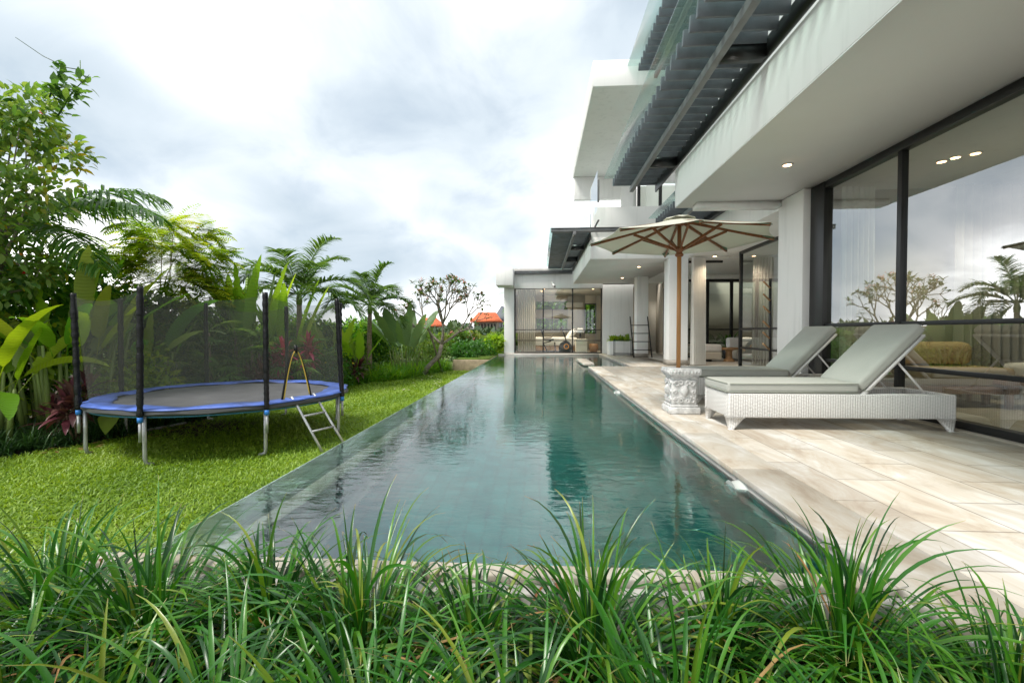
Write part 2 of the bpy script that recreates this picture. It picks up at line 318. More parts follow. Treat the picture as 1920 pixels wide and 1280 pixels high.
def water_mat():
    m, nt, b, N, L = new_mat('pool_water'); nt.nodes.remove(b)
    tc = N('ShaderNodeTexCoord'); mp = N('ShaderNodeMapping'); mp.inputs['Scale'].default_value = (1.0, 1.9, 1.0); L(tc.outputs['Object'], mp.inputs[0])
    n1 = N('ShaderNodeTexNoise'); n1.inputs['Scale'].default_value = 6.5; n1.inputs['Detail'].default_value = 4; n1.inputs['Distortion'].default_value = 0.4; L(mp.outputs[0], n1.inputs['Vector'])
    n2 = N('ShaderNodeTexNoise'); n2.inputs['Scale'].default_value = 0.7; n2.inputs['Detail'].default_value = 2; L(tc.outputs['Object'], n2.inputs['Vector'])
    ad = N('ShaderNodeMath'); ad.operation = 'MULTIPLY'; L(n1.outputs[0], ad.inputs[0])
    mr = N('ShaderNodeMapRange'); mr.inputs[1].default_value = 0.35; mr.inputs[2].default_value = 0.65; mr.inputs[3].default_value = 0.25; mr.inputs[4].default_value = 1.0; L(n2.outputs[0], mr.inputs[0]); L(mr.outputs[0], ad.inputs[1])
    bp = N('ShaderNodeBump'); bp.inputs['Strength'].default_value = 0.30; bp.inputs['Distance'].default_value = 0.018; L(ad.outputs[0], bp.inputs['Height'])
    fr = N('ShaderNodeFresnel'); fr.inputs[0].default_value = 2.4; pass
    tr = N('ShaderNodeBsdfRefraction'); tr.inputs['IOR'].default_value = 1.33; tr.inputs['Roughness'].default_value = 0.10; tr.inputs[0].default_value = (0.62, 0.95, 0.93, 1); L(bp.outputs[0], tr.inputs['Normal'])
    gl = N('ShaderNodeBsdfGlossy'); gl.inputs['Roughness'].default_value = 0.02; gl.inputs[0].default_value = (1, 1, 1, 1); L(bp.outputs[0], gl.inputs['Normal'])
    mx = N('ShaderNodeMixShader'); L(fr.outputs[0], mx.inputs[0]); L(tr.outputs[0], mx.inputs[1]); L(gl.outputs[0], mx.inputs[2]); L(mx.outputs[0], nt.nodes['Material Output'].inputs[0]); return m
def ground_mat():
    m, nt, b, N, L = new_mat('ground_soil'); geo = N('ShaderNodeNewGeometry'); sep = N('ShaderNodeSeparateXYZ'); L(geo.outputs['Position'], sep.inputs[0])
    n = N('ShaderNodeTexNoise'); n.inputs['Scale'].default_value = 3; n.inputs['Detail'].default_value = 8; L(geo.outputs['Position'], n.inputs['Vector'])
    n2 = N('ShaderNodeTexNoise'); n2.inputs['Scale'].default_value = 0.12; n2.inputs['Detail'].default_value = 6; L(geo.outputs['Position'], n2.inputs['Vector'])
    c1 = N('ShaderNodeValToRGB'); L(n.outputs[0], c1.inputs[0]); c1.color_ramp.elements[0].color = (0.02, 0.014, 0.009, 1); c1.color_ramp.elements[1].color = (0.10, 0.07, 0.045, 1)
    c2 = N('ShaderNodeValToRGB'); L(n2.outputs[0], c2.inputs[0]); c2.color_ramp.elements[0].color = (0.07, 0.13, 0.02, 1); c2.color_ramp.elements[1].color = (0.17, 0.22, 0.06, 1)
    mr = N('ShaderNodeMapRange'); mr.inputs[1].default_value = 21; mr.inputs[2].default_value = 24; L(sep.outputs[1], mr.inputs[0])
    x = N('ShaderNodeMix'); x.data_type = 'RGBA'; L(mr.outputs[0], x.inputs[0]); L(c1.outputs[0], x.inputs[6]); L(c2.outputs[0], x.inputs[7]); L(x.outputs[2], b.inputs['Base Color']); b.inputs['Roughness'].default_value = 0.95
    bp = N('ShaderNodeBump'); bp.inputs['Strength'].default_value = 0.6; bp.inputs['Distance'].default_value = 0.03; L(n.outputs[0], bp.inputs['Height']); L(bp.outputs[0], b.inputs['Normal']); return m
def weave_mat():
    m, nt, b, N, L = new_mat('white_wicker'); tc = N('ShaderNodeTexCoord'); sep = N('ShaderNodeSeparateXYZ'); L(tc.outputs['Object'], sep.inputs[0])
    def mt(op, a, bb=None):
        q = N('ShaderNodeMath'); q.operation = op
        for i, x in enumerate((a, bb)):
            if x is None: continue
            if isinstance(x, (int, float)): q.inputs[i].default_value = x
            else: L(x, q.inputs[i])
        return q.outputs[0]
    h = mt('ADD', sep.outputs[0], sep.outputs[1])
    col = mt('SINE', mt('MULTIPLY', h, 2 * math.pi / 0.048)); row = mt('SINE', mt('MULTIPLY', sep.outputs[2], 2 * math.pi / 0.014))
    c2 = mt('SIGN', mt('SINE', mt('MULTIPLY', h, math.pi / 0.048)))
    ht = mt('ADD', mt('MULTIPLY', mt('MULTIPLY', row, c2), 0.4), mt('MULTIPLY', mt('ABSOLUTE', col), 0.9))
    bp = N('ShaderNodeBump'); bp.inputs['Strength'].default_value = 0.8; bp.inputs['Distance'].default_value = 0.006; L(ht, bp.inputs['Height']); L(bp.outputs[0], b.inputs['Normal'])
    mr = N('ShaderNodeMapRange'); mr.inputs[1].default_value = -0.3; mr.inputs[2].default_value = 0.9; L(ht, mr.inputs[0])
    cr = N('ShaderNodeValToRGB'); L(mr.outputs[0], cr.inputs[0]); cr.color_ramp.elements[0].color = (0.46, 0.45, 0.43, 1); cr.color_ramp.elements[1].color = (0.80, 0.79, 0.77, 1)
    L(cr.outputs[0], b.inputs['Base Color']); b.inputs['Roughness'].default_value = 0.45; return m
def plaster(name, col, streak=0.12):
    m, nt, b, N, L = new_mat(name); tc = N('ShaderNodeTexCoord')
    def noise(sc, det, stretch):
        q = N('ShaderNodeMapping'); q.inputs['Scale'].default_value = stretch; L(tc.outputs['Object'], q.inputs[0]); n = N('ShaderNodeTexNoise'); n.inputs['Scale'].default_value = sc; n.inputs['Detail'].default_value = det; L(q.outputs[0], n.inputs['Vector']); return n.outputs[0]
    n1 = noise(0.7, 6, (1, 1, 1)); n2 = noise(2.2, 6, (3, 3, 0.25)); n3 = noise(90, 3, (1, 1, 1))
    cr = N('ShaderNodeValToRGB'); L(n1, cr.inputs[0]); e = cr.color_ramp.elements; e[0].position = 0.3; e[1].position = 0.7
    e[0].color = tuple(c * 0.95 for c in col) + (1,); e[1].color = tuple(min(1, c * 1.03) for c in col) + (1,)
    mr = N('ShaderNodeMapRange'); mr.inputs[1].default_value = 0.55; mr.inputs[2].default_value = 0.8; mr.inputs[4].default_value = streak; L(n2, mr.inputs[0])
    x = N('ShaderNodeMix'); x.data_type = 'RGBA'; L(mr.outputs[0], x.inputs[0]); L(cr.outputs[0], x.inputs[6]); x.inputs[7].default_value = (col[0] * 0.55, col[1] * 0.57, col[2] * 0.56, 1)
    L(x.outputs[2], b.inputs['Base Color']); b.inputs['Roughness'].default_value = 0.85; b.inputs['Specular IOR Level'].default_value = 0.2
    bp = N('ShaderNodeBump'); bp.inputs['Strength'].default_value = 0.12; bp.inputs['Distance'].default_value = 0.003; L(n3, bp.inputs['Height']); L(bp.outputs[0], b.inputs['Normal']); return m
def net_mat(name, col, alpha):
    m, nt, b, N, L = new_mat(name); nt.nodes.remove(b); d = N('ShaderNodeBsdfDiffuse'); d.inputs[0].default_value = col + (1,); tr = N('ShaderNodeBsdfTransparent'); mx = N('ShaderNodeMixShader')
    tl = N('ShaderNodeBsdfTranslucent'); tl.inputs[0].default_value = col + (1,); m2 = N('ShaderNodeMixShader'); m2.inputs[0].default_value = 0.35; L(d.outputs[0], m2.inputs[1]); L(tl.outputs[0], m2.inputs[2])
    tc = N('ShaderNodeTexCoord'); n = N('ShaderNodeTexNoise'); n.inputs['Scale'].default_value = 1.7; n.inputs['Detail'].default_value = 3; L(tc.outputs['Object'], n.inputs['Vector'])
    mr = N('ShaderNodeMapRange'); mr.inputs[3].default_value = alpha * 0.8; mr.inputs[4].default_value = alpha * 1.2; L(n.outputs[0], mr.inputs[0])
    L(mr.outputs[0], mx.inputs[0]); L(tr.outputs[0], mx.inputs[1]); L(m2.outputs[0], mx.inputs[2]); L(mx.outputs[0], nt.nodes['Material Output'].inputs[0]); return m
def cloth_mat(name, col, trans=0.3, bump=0.15, bs=400):
    m = basic(name, col, 0.9, var=0.05, scale=3, bump=bump, bscale=bs, spec=0.15); nt = m.node_tree; b = nt.nodes['Principled BSDF']
    tr = nt.nodes.new('ShaderNodeBsdfTranslucent'); tr.inputs[0].default_value = col + (1,); mx = nt.nodes.new('ShaderNodeMixShader'); mx.inputs[0].default_value = trans
    nt.links.new(b.outputs[0], mx.inputs[1]); nt.links.new(tr.outputs[0], mx.inputs[2]); nt.links.new(mx.outputs[0], nt.nodes['Material Output'].inputs[0]); return m
def sheer_mat(name, col, alpha):
    m = cloth_mat(name, col, 0.45); nt = m.node_tree; out = nt.nodes['Material Output']; src = out.inputs[0].links[0].from_socket
    tr = nt.nodes.new('ShaderNodeBsdfTransparent'); mx = nt.nodes.new('ShaderNodeMixShader'); mx.inputs[0].default_value = alpha
    nt.links.new(tr.outputs[0], mx.inputs[1]); nt.links.new(src, mx.inputs[2]); nt.links.new(mx.outputs[0], out.inputs[0]); return m

M = dict(
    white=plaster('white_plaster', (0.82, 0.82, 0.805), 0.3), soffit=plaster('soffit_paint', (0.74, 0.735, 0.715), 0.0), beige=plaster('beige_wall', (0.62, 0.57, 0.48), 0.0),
    deck=deck_mat('deck_stone', tint=0.88), coping=deck_mat('coping_stone', tint=0.92, attr=True, joints=False, dirt=1.3), concrete=basic('grey_concrete', (0.42, 0.41, 0.39), 0.8, var=0.15, scale=3, bump=0.3),
    sill=basic('sill_stone', (0.33, 0.30, 0.26), 0.6, var=0.12), floor=basic('interior_floor', (0.46, 0.42, 0.36), 0.25, var=0.08, scale=1.5),
    pool=tile_mat('green_pool_tile', (0.03, 0.31, 0.28), (0.045, 0.37, 0.335), (0.03, 0.20, 0.18), 0.15, 0.8), rim=tile_mat('rim_stone', (0.46, 0.38, 0.33), (0.58, 0.48, 0.42), (0.36, 0.30, 0.26), 0.12, 0.7), water=water_mat(),
    ground=ground_mat(), tan=basic('tan_stone', (0.45, 0.36, 0.25), 0.85, var=0.25, scale=6, bump=0.5, bscale=30), soil=basic('dark_soil', (0.03, 0.022, 0.015), 0.95, var=0.5, scale=14, bump=0.9, bscale=40),
    black=basic('black_metal', (0.014, 0.015, 0.016), 0.4, var=0.1), slat=basic('slate_grey_slats', (0.15, 0.165, 0.19), 0.5, var=0.22, scale=5), steel=basic('grey_steel', (0.17, 0.175, 0.18), 0.5, var=0.15, scale=5),
    glass=glass_mat('window_glass', (0.68, 0.77, 0.71), 0.36), clear=glass_mat('clear_glass', (0.90, 0.96, 0.93), 0.07), roofglass=glass_mat('canopy_glass', (0.80, 0.92, 0.89), 0.06, 0.15),
    lamp=emit('lit_downlight', (1.0, 0.62, 0.32), 9.0), trim=basic('white_trim', (0.8, 0.79, 0.77), 0.5),
    wicker=weave_mat(), sage=cloth_mat('sage_cushion', (0.41, 0.42, 0.385), 0.0, 0.55, 9), piping=basic('sage_piping', (0.30, 0.32, 0.265), 0.9), whitemetal=basic('white_metal', (0.74, 0.73, 0.72), 0.4),
    teak=basic('teak_wood', (0.21, 0.082, 0.028), 0.45, var=0.35, scale=4, stretch=(8, 8, 0.8)), pole=basic('golden_teak', (0.44, 0.21, 0.07), 0.45, var=0.25, scale=4, stretch=(8, 8, 0.6)), canvas=cloth_mat('cream_canvas', (0.66, 0.66, 0.57), 0.28), pocket=cloth_mat('green_canvas', (0.17, 0.24, 0.17), 0.1),
    carved=basic('weathered_stone', (0.56, 0.56, 0.55), 0.9, var=0.28, scale=18, bump=0.5, bscale=60, detail=8),
    galv=basic('galvanised_steel', (0.44, 0.45, 0.46), 0.42, 0.6, var=0.2, scale=12), rubber=basic('black_vinyl', (0.006, 0.0065, 0.008), 0.3, spec=0.3, bump=0.9, bscale=22, stretch=(1, 1, 2.5)), edge=basic('grey_frame_cover', (0.05, 0.052, 0.055), 0.5), mat=basic('grey_jump_mat', (0.105, 0.105, 0.112), 0.75, var=0.2, scale=3), pad=basic('blue_pad', (0.065, 0.125, 0.43), 0.5, var=0.5, scale=5, bump=0.6, bscale=9), bluecap=basic('blue_plastic', (0.03, 0.20, 0.62), 0.4), teal=basic('teal_binding', (0.03, 0.16, 0.25), 0.6), net=net_mat('dark_netting', (0.11, 0.115, 0.10), 0.31), zip=basic('yellow_tape', (0.55, 0.38, 0.06), 0.7),
    curtain=sheer_mat('grey_curtain', (0.50, 0.48, 0.43), 0.96), sheer=sheer_mat('white_sheer', (0.85, 0.84, 0.80), 0.94), linen=cloth_mat('white_linen', (0.78, 0.77, 0.76), 0.0), yellow=cloth_mat('ochre_cushion', (0.46, 0.34, 0.19), 0.0), cream=cloth_mat('cream_upholstery', (0.62, 0.58, 0.50), 0.0), wood=basic('warm_wood', (0.28, 0.135, 0.055), 0.5, var=0.3, scale=5, stretch=(1, 8, 8)), log=basic('pale_wood', (0.40, 0.24, 0.12), 0.6, var=0.3), plastic=basic('black_plastic', (0.02, 0.02, 0.022), 0.45), orange=basic('orange_plastic', (0.7, 0.25, 0.02), 0.5),
    bark=basic('brown_bark', (0.15, 0.10, 0.065), 0.9, var=0.4, scale=12, bump=0.8, bscale=40), palmbark=basic('ringed_palm_bark', (0.26, 0.20, 0.15), 0.85, var=0.35, scale=6, stretch=(1, 1, 9), bump=0.7, bscale=10), greybark=basic('grey_bark', (0.24, 0.21, 0.17), 0.85, var=0.35, scale=10, bump=0.6), redbark=basic('reddish_bark', (0.17, 0.07, 0.035), 0.85, var=0.3, scale=10), shaft=basic('green_crownshaft', (0.16, 0.24, 0.06), 0.5, var=0.25, scale=4), stemgreen=basic('green_stem', (0.15, 0.21, 0.045), 0.55, var=0.35, scale=4, stretch=(3, 3, 0.5)), stakewood=basic('stake_wood', (0.25, 0.20, 0.16), 0.85, var=0.2),
    rooforange=basic('orange_roof_tile', (0.50, 0.115, 0.04), 0.8, var=0.3, scale=1.2, stretch=(6, 1, 1)), roofgrey=basic('grey_roof', (0.12, 0.13, 0.15), 0.8, var=0.15, scale=1), housewall=basic('house_wall', (0.30, 0.27, 0.22), 0.85, var=0.25, scale=0.8), dark=basic('dark_opening', (0.03, 0.03, 0.03), 0.8),
    f_lawn=leaf('lawn_blades', [(0.09, 0.18, 0.012), (0.16, 0.275, 0.016), (0.24, 0.36, 0.03), (0.34, 0.45, 0.13)], 0.3, 0.5), f_lawnbase=basic('lawn_turf', (0.09, 0.15, 0.016), 0.95, var=0.5, scale=9, detail=8, bump=0.8, bscale=50),
    f_lir=leaf('liriope_leaf', [(0.007, 0.042, 0.008), (0.013, 0.08, 0.009), (0.03, 0.15, 0.009), (0.075, 0.21, 0.014), (0.19, 0.25, 0.025)], 0.22, 0.32, tip=(0.30, 0.24, 0.10), spec=0.6), f_dry=leaf('dry_leaf', [(0.32, 0.17, 0.07), (0.40, 0.26, 0.10), (0.25, 0.10, 0.05)], 0.3, 0.6),
    f_strap=leaf('bright_strap_leaf', [(0.06, 0.21, 0.012), (0.13, 0.32, 0.02), (0.24, 0.40, 0.03)], 0.45, 0.4), f_mondo=leaf('dark_strap_leaf', [(0.012, 0.045, 0.012), (0.03, 0.085, 0.02), (0.05, 0.11, 0.03)], 0.2, 0.4),
    f_palm=leaf('palm_leaflet', [(0.05, 0.12, 0.03), (0.085, 0.175, 0.04), (0.14, 0.23, 0.055)], 0.35, 0.38, spec=0.5), f_palmdark=leaf('deep_palm_leaflet', [(0.03, 0.11, 0.012), (0.06, 0.16, 0.018), (0.11, 0.21, 0.03)], 0.35, 0.36, spec=0.5), f_fern=leaf('fern_leaf', [(0.10, 0.22, 0.015), (0.20, 0.34, 0.02), (0.32, 0.44, 0.03), (0.40, 0.40, 0.03)], 0.45, 0.5),
    f_tree=leaf('mixed_tree_leaf', [(0.04, 0.10, 0.03), (0.07, 0.16, 0.04), (0.12, 0.23, 0.05), (0.20, 0.29, 0.08), (0.09, 0.18, 0.02), (0.42, 0.30, 0.02)], 0.48, 0.35), f_ban=leaf('paddle_leaf', [(0.13, 0.28, 0.02), (0.21, 0.37, 0.03), (0.33, 0.45, 0.05)], 0.5, 0.36, spec=0.5, veins=True), f_bangrey=leaf('grey_paddle_leaf', [(0.13, 0.23, 0.12), (0.18, 0.29, 0.14), (0.15, 0.29, 0.06)], 0.3, 0.4, veins=True), f_helic=leaf('deep_paddle_leaf', [(0.06, 0.20, 0.03), (0.10, 0.28, 0.02), (0.22, 0.38, 0.02), (0.36, 0.42, 0.02), (0.17, 0.28, 0.12)], 0.48, 0.33, spec=0.5, veins=True),
    f_fan=leaf('fan_leaf', [(0.06, 0.16, 0.025), (0.12, 0.25, 0.035), (0.22, 0.34, 0.08)], 0.45, 0.4), f_ti=leaf('maroon_leaf', [(0.045, 0.022, 0.025), (0.09, 0.035, 0.04), (0.15, 0.035, 0.055), (0.10, 0.06, 0.05)], 0.15, 0.3), f_pink=leaf('pink_leaf', [(0.30, 0.03, 0.10), (0.45, 0.04, 0.13), (0.16, 0.03, 0.05)], 0.3, 0.35), f_hedge=leaf('hedge_leaf', [(0.05, 0.12, 0.02), (0.09, 0.19, 0.025), (0.16, 0.26, 0.04), (0.20, 0.19, 0.06)], 0.4, 0.45), f_bush=leaf('dark_bush_leaf', [(0.025, 0.10, 0.016), (0.05, 0.17, 0.02), (0.10, 0.25, 0.03)], 0.3, 0.38), f_frang=leaf('frangipani_leaf', [(0.04, 0.10, 0.03), (0.07, 0.14, 0.04), (0.14, 0.11, 0.05)], 0.3, 0.4), f_far=leaf('far_leaf', [(0.03, 0.065, 0.03), (0.05, 0.09, 0.04), (0.07, 0.11, 0.045)], 0.2, 0.6),
    lampgrey=basic('pale_grey_plastic', (0.45, 0.48, 0.46), 0.5),
    f_under=leaf('undergrowth_leaf', [(0.03, 0.11, 0.016), (0.06, 0.19, 0.02), (0.15, 0.31, 0.03), (0.26, 0.37, 0.03)], 0.45, 0.4),
    red=leaf('red_flower', [(0.6, 0.01, 0.02), (0.7, 0.03, 0.03)], 0.3), orangefl=leaf('orange_flower', [(0.8, 0.22, 0.01), (0.75, 0.3, 0.02)], 0.3), pinkfl=leaf('pink_flower', [(0.6, 0.2, 0.2), (0.65, 0.3, 0.28), (0.5, 0.12, 0.12)], 0.3), yellowfl=leaf('yellow_flower', [(0.7, 0.5, 0.02), (0.75, 0.6, 0.1)], 0.3), palefl=leaf('pale_petal', [(0.7, 0.62, 0.5), (0.75, 0.7, 0.62)], 0.2),
)
def soil_shade_lawn():  # turf with a brown soil patch that also paints in shade below the trampoline
    m = basic('soil_shade_lawn', (0.08, 0.15, 0.016), 0.95, var=0.5, scale=9, detail=8, bump=0.8, bscale=50); nt = m.node_tree; b = nt.nodes['Principled BSDF']; N = nt.nodes.new; L = nt.links.new; src = b.inputs['Base Color'].links[0].from_socket
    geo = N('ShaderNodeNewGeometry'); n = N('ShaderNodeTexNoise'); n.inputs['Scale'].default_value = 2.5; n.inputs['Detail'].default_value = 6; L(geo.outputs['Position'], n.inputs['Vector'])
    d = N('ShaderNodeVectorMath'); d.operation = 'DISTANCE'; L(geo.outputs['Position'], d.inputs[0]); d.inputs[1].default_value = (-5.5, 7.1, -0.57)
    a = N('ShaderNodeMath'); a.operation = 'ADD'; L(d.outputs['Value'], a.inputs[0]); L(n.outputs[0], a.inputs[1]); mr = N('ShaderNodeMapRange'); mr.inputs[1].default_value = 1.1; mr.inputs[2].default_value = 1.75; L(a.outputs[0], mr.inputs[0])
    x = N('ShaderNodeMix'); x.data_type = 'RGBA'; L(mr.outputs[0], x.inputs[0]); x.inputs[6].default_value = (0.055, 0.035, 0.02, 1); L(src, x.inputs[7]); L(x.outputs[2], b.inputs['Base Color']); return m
M['f_lawnsoilshade'] = soil_shade_lawn()
GZ = -0.57      # lawn level; the deck is z = 0

# ================================================================== the setting: ground, lawn, pool, deck
def structure(mb, name, mat, **k):
    return tag(mb.build(name, mat, **k), kind='structure')
g = MB()
BX0, BX1, BY0, BY1 = -1.94, 14.0, 1.6, 27.0
F = 1500.0
for x0, x1, y0, y1 in ((-F, BX0, -F, F), (BX1, F, -F, F), (BX0, BX1, -F, BY0), (BX0, BX1, BY1, F)):
    g.add([(x0, y0, GZ - 0.01), (x1, y0, GZ - 0.01), (x1, y1, GZ - 0.01), (x0, y1, GZ - 0.01)], [(0, 1, 2, 3)])
structure(g, 'ground', M['ground'])
LAWN = [(-1.94, 1.2), (-1.94, 21.2), (-3.4, 21.2), (-3.46, 18.2), (-4.35, 14.6), (-5.45, 12.6), (-5.85, 9.0), (-5.95, 7.6), (-6.2, 6.1), (-6.7, 5.1), (-8.5, 3.2), (-8.5, 1.2)]
g = MB(); g.add([(x, y, GZ) for x, y in LAWN], [tuple(range(len(LAWN)))]); structure(g, 'lawn', M['f_lawnsoilshade'])
def inside(px, py, poly):
    c = np.zeros(len(px), bool); j = len(poly) - 1
    for i in range(len(poly)):
        xi, yi = poly[i]; xj, yj = poly[j]
        c ^= ((yi > py) != (yj > py)) & (px < (xj - xi) * (py - yi) / (yj - yi + 1e-12) + xi); j = i
    return c
# grass blades over the lawn
n = 520000; py = 1.2 + 20 * RNG.random(n) ** 1.7; px = RNG.uniform(-8.5, -1.96, n); k = inside(px, py, LAWN); px, py = px[k], py[k]
keep = (px > -1.25 * py - 0.6); px, py = px[keep], py[keep]; n = len(px)
shade = np.clip(1.5 - 1.3 * np.hypot(px + 5.5, py - 7.1), 0, 1)      # bare soil under the trampoline, thinned here also to deepen its painted shade
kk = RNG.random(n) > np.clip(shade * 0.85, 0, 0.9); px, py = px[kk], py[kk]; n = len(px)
P = np.stack([px, py, np.full(n, GZ)], -1); az = RNG.uniform(0, 6.28, n); el = RNG.uniform(0.15, 1.2, n)
patch = 0.5 + 0.5 * np.sin(px * 2.1 + np.sin(py * 1.7)) * np.sin(py * 1.3 + 2 * np.sin(px * 1.1))
g = MB(); far = np.clip(py / 6, 1, 2.6)
blades(g, P, sph(az, el), RNG.uniform(0.035, 0.075, n) * far ** 0.5, RNG.uniform(0.009, 0.015, n) * far, n=2, droop=0.9, prof='lance', roll=RNG.uniform(-0.6, 0.6, n), rnd=np.clip(0.62 * RNG.random(n) + 0.42 * patch - 0.05 + 0.10 * np.sin(px * 0.9 + 2) * np.sin(py * 0.55), 0, 1))
tag(g.build('grass', M['f_lawn']), kind='stuff')
# lawn edge soil, fallen petals
g = MB(); n = 46; px = RNG.uniform(-3.9, -2.3, n); py = RNG.uniform(11.5, 15.5, n); blades(g, np.stack([px, py, np.full(n, GZ + 0.06)], -1), sph(RNG.uniform(0, 6.28, n), np.full(n, 0.15)), 0.07, 0.06, n=2, droop=0.2, prof='ovate')
tag(g.build('fallen_petals', M['palefl']), kind='stuff')
g = MB(); n = 60; px = RNG.uniform(-6.6, -5.6, n); py = RNG.uniform(5.4, 8.5, n); blades(g, np.stack([px, py, np.full(n, GZ + 0.03)], -1), sph(RNG.uniform(0, 6.28, n), np.full(n, 0.1)), 0.11, 0.05, n=2, droop=0.3, prof='ovate')
tag(g.build('fallen_leaves', M['f_dry']), kind='stuff')

WZ = -0.085
g = MB()
g.box(-1.63, 2.74, 1.93, 21.2, -1.45, -1.35); g.box(1.44, 1.62, 1.843, 13.3, -1.45, -0.042); g.box(1.62, 2.74, 13.1, 13.3, -1.45, -0.042); g.box(2.74, 2.92, 13.1, 21.2, -1.45, -0.042)
g.box(-1.63, 1.44, 1.842, 1.93, -1.45, -0.042); g.box(-1.94, 2.92, 21.2, 21.28, -1.45, -0.12)
basin = structure(g, 'pool_basin', M['pool'])
g = MB(); g.box(-1.94, -1.63, 1.842, 21.2, -1.45, -0.093); g.build('infinity_rim', M['rim'], basin)
# waterline strip and steps under water by the far deck
g = MB(); g.box(1.425, 1.44, 1.93, 13.3, -0.16, -0.042); g.box(2.725, 2.74, 13.3, 21.2, -0.16, -0.042); g.build('waterline_band', M['concrete'], basin)
g = MB(); g.box(-1.94, 2.735, 21.195, 21.279, -0.119, -0.02); g.build('far_kerb', M['concrete'], basin)
g = MB(); g.add([(-1.935, 1.93, WZ), (1.44, 1.93, WZ), (1.44, 13.3, WZ), (1.44, 21.2, WZ), (-1.935, 21.2, WZ), (2.74, 13.3, WZ), (2.74, 21.2, WZ)], [(0, 1, 2, 3, 4), (2, 5, 6, 3)])
structure(g, 'water', M['water'])
# deck
g = MB(); g.box(1.755, 4.2, 1.6, 13.3, -0.5, 0.0); g.box(2.96, 4.2, 13.3, 21.2, -0.5, -0.001)
deck = structure(g, 'deck', M['deck'])
g = MB(); g.box(1.412, 1.752, 1.599, 1.838, -0.6, -0.045); g.box(1.622, 1.752, 1.843, 13.3, -0.6, -0.045); g.build('footing', M['concrete'], deck)
g = MB(); rr = random.Random(3); y = 1.6
while y < 13.25:
    L_ = rr.choice((1.18, 0.62, 0.8, 1.18)); y2 = min(13.3, y + L_); 
    if 13.3 - y2 < 0.3: y2 = 13.3
    g.box(1.405, 1.75, y + 0.003, y2 - 0.003, -0.042, 0.002 + rr.uniform(-0.002, 0.003), rr.random()); y = y2
x = 1.76
while x < 2.7:
    g.box(x + 0.003, x + 0.6, 13.305, 13.36, -0.042, 0.001, rr.random()); x += 0.6
y = 13.37
while y < 21.1:
    y2 = min(21.2, y + 0.9); g.box(2.70, 2.955, y + 0.003, y2 - 0.003, -0.042, 0.002, rr.random()); y = y2
g.build('coping', M['coping'], deck, bevel=0.008)
g = MB(); x = -1.98
while x < 1.39:
    x2 = min(1.40, x + 0.75); g.box(x + 0.003, x2 - 0.003, 1.84, 1.935, -0.042, 0.004, rr.random()); x = x2
g.build('coping', M['coping'], deck, bevel=0.008)
g = MB(); g.box(1.41, 4.2, 1.5, 1.597, -0.6, -0.03); g.box(-2.0, 1.41, 1.77, 1.838, -0.6, -0.03); g.build('kerb', M['concrete'], deck, bevel=0.006)
g = MB(); g.box(4.203, 4.5, -4, 8.6, -0.3, 0.006); g.build('threshold', M['sill'], deck)
g = MB(); g.box(1.36, 1.70, 14.3, 16.9, -0.05, 0.02); tag(g.build('stepping_slab', M['deck'], bevel=0.01), 'small pale stone slab lying in the pool beyond the deck corner', 'stone slab')
# planting bed along the near edge of the pool
def bed(u, v):
    x = -4.2 + 8.0 * u; y = -0.6 + 2.36 * v
    return (x, min(y, 1.497 if x > 1.40 else 1.766) , -0.20 + 0.04 * math.sin(x * 5) * math.cos(y * 6) + (-0.33 * max(0, (-2.5 - x)) / 1.7) + (-0.1 * max(0, y - 1.6)))
g = MB(); g.grid(bed, 60, 20); structure(g, 'planting_bed', M['soil'])
# raised lawn and low tan wall beyond the pool's left corner
g = MB(); g.box(-3.42, -1.95, 17.75, 21.2, GZ, -0.10); rw = tag(g.build('retaining_wall', M['tan'], bevel=0.015), 'low tan stone wall beside the far left corner of the pool', 'garden wall')
g = MB(); g.box(-3.36, -1.99, 17.85, 24, -0.10, -0.07); structure(g, 'lawn_terrace', M['f_lawnbase'])

# pool lamp on the right pool wall
def make_pool_lamp(y, z, s, label):
    t = thing('pool_lamp', label, 'pool lamp', (1.425, y, z), 'round lamps on the right pool wall')
    a = np.arange(20) / 20 * 2 * np.pi
    def disc(mb, r0, r1, x0, x1):
        v = []
        for r_, x_ in ((r0, x0), (r1, x1)): v += [(x_, y + math.cos(q) * r_, z + math.sin(q) * r_) for q in a]
        mb.add(v, [(i, (i + 1) % 20, 20 + (i + 1) % 20, 20 + i) for i in range(20)] + [tuple(range(20)), tuple(range(39, 19, -1))])
    b = MB(); disc(b, 0.115 * s, 0.10 * s, 1.424, 1.345); b.build('housing', M['lampgrey'], t, bevel=0.012)
    b = MB(); disc(b, 0.07 * s, 0.062 * s, 1.3445, 1.325); b.build('lens', M['whitemetal'], t, bevel=0.006)
    return t
make_pool_lamp(3.28, -0.162, 1.0, 'large white pool lamp on the near end of the pool wall')
make_pool_lamp(8.2, -0.115, 0.6, 'small far pool lamp on the wall near the stone parasol base')

# ================================================================== the villa
villa = thing('villa', 'large white modern villa with deep overhangs, dark slatted canopies and black framed glass', 'house', (6, 10, 0))
def vp(name, mat, mb, **k): return mb.build(name, mat, villa, **k)
g = MB(); g.box(4.5, 14, -4, 13.3, -0.3, 0.0); g.box(4.2, 14, 13.3, 27, -0.3, 0.001); g.box(-1.67, 4.2, 21.28, 27, -0.3, 0.0); vp('floor', M['floor'], g)
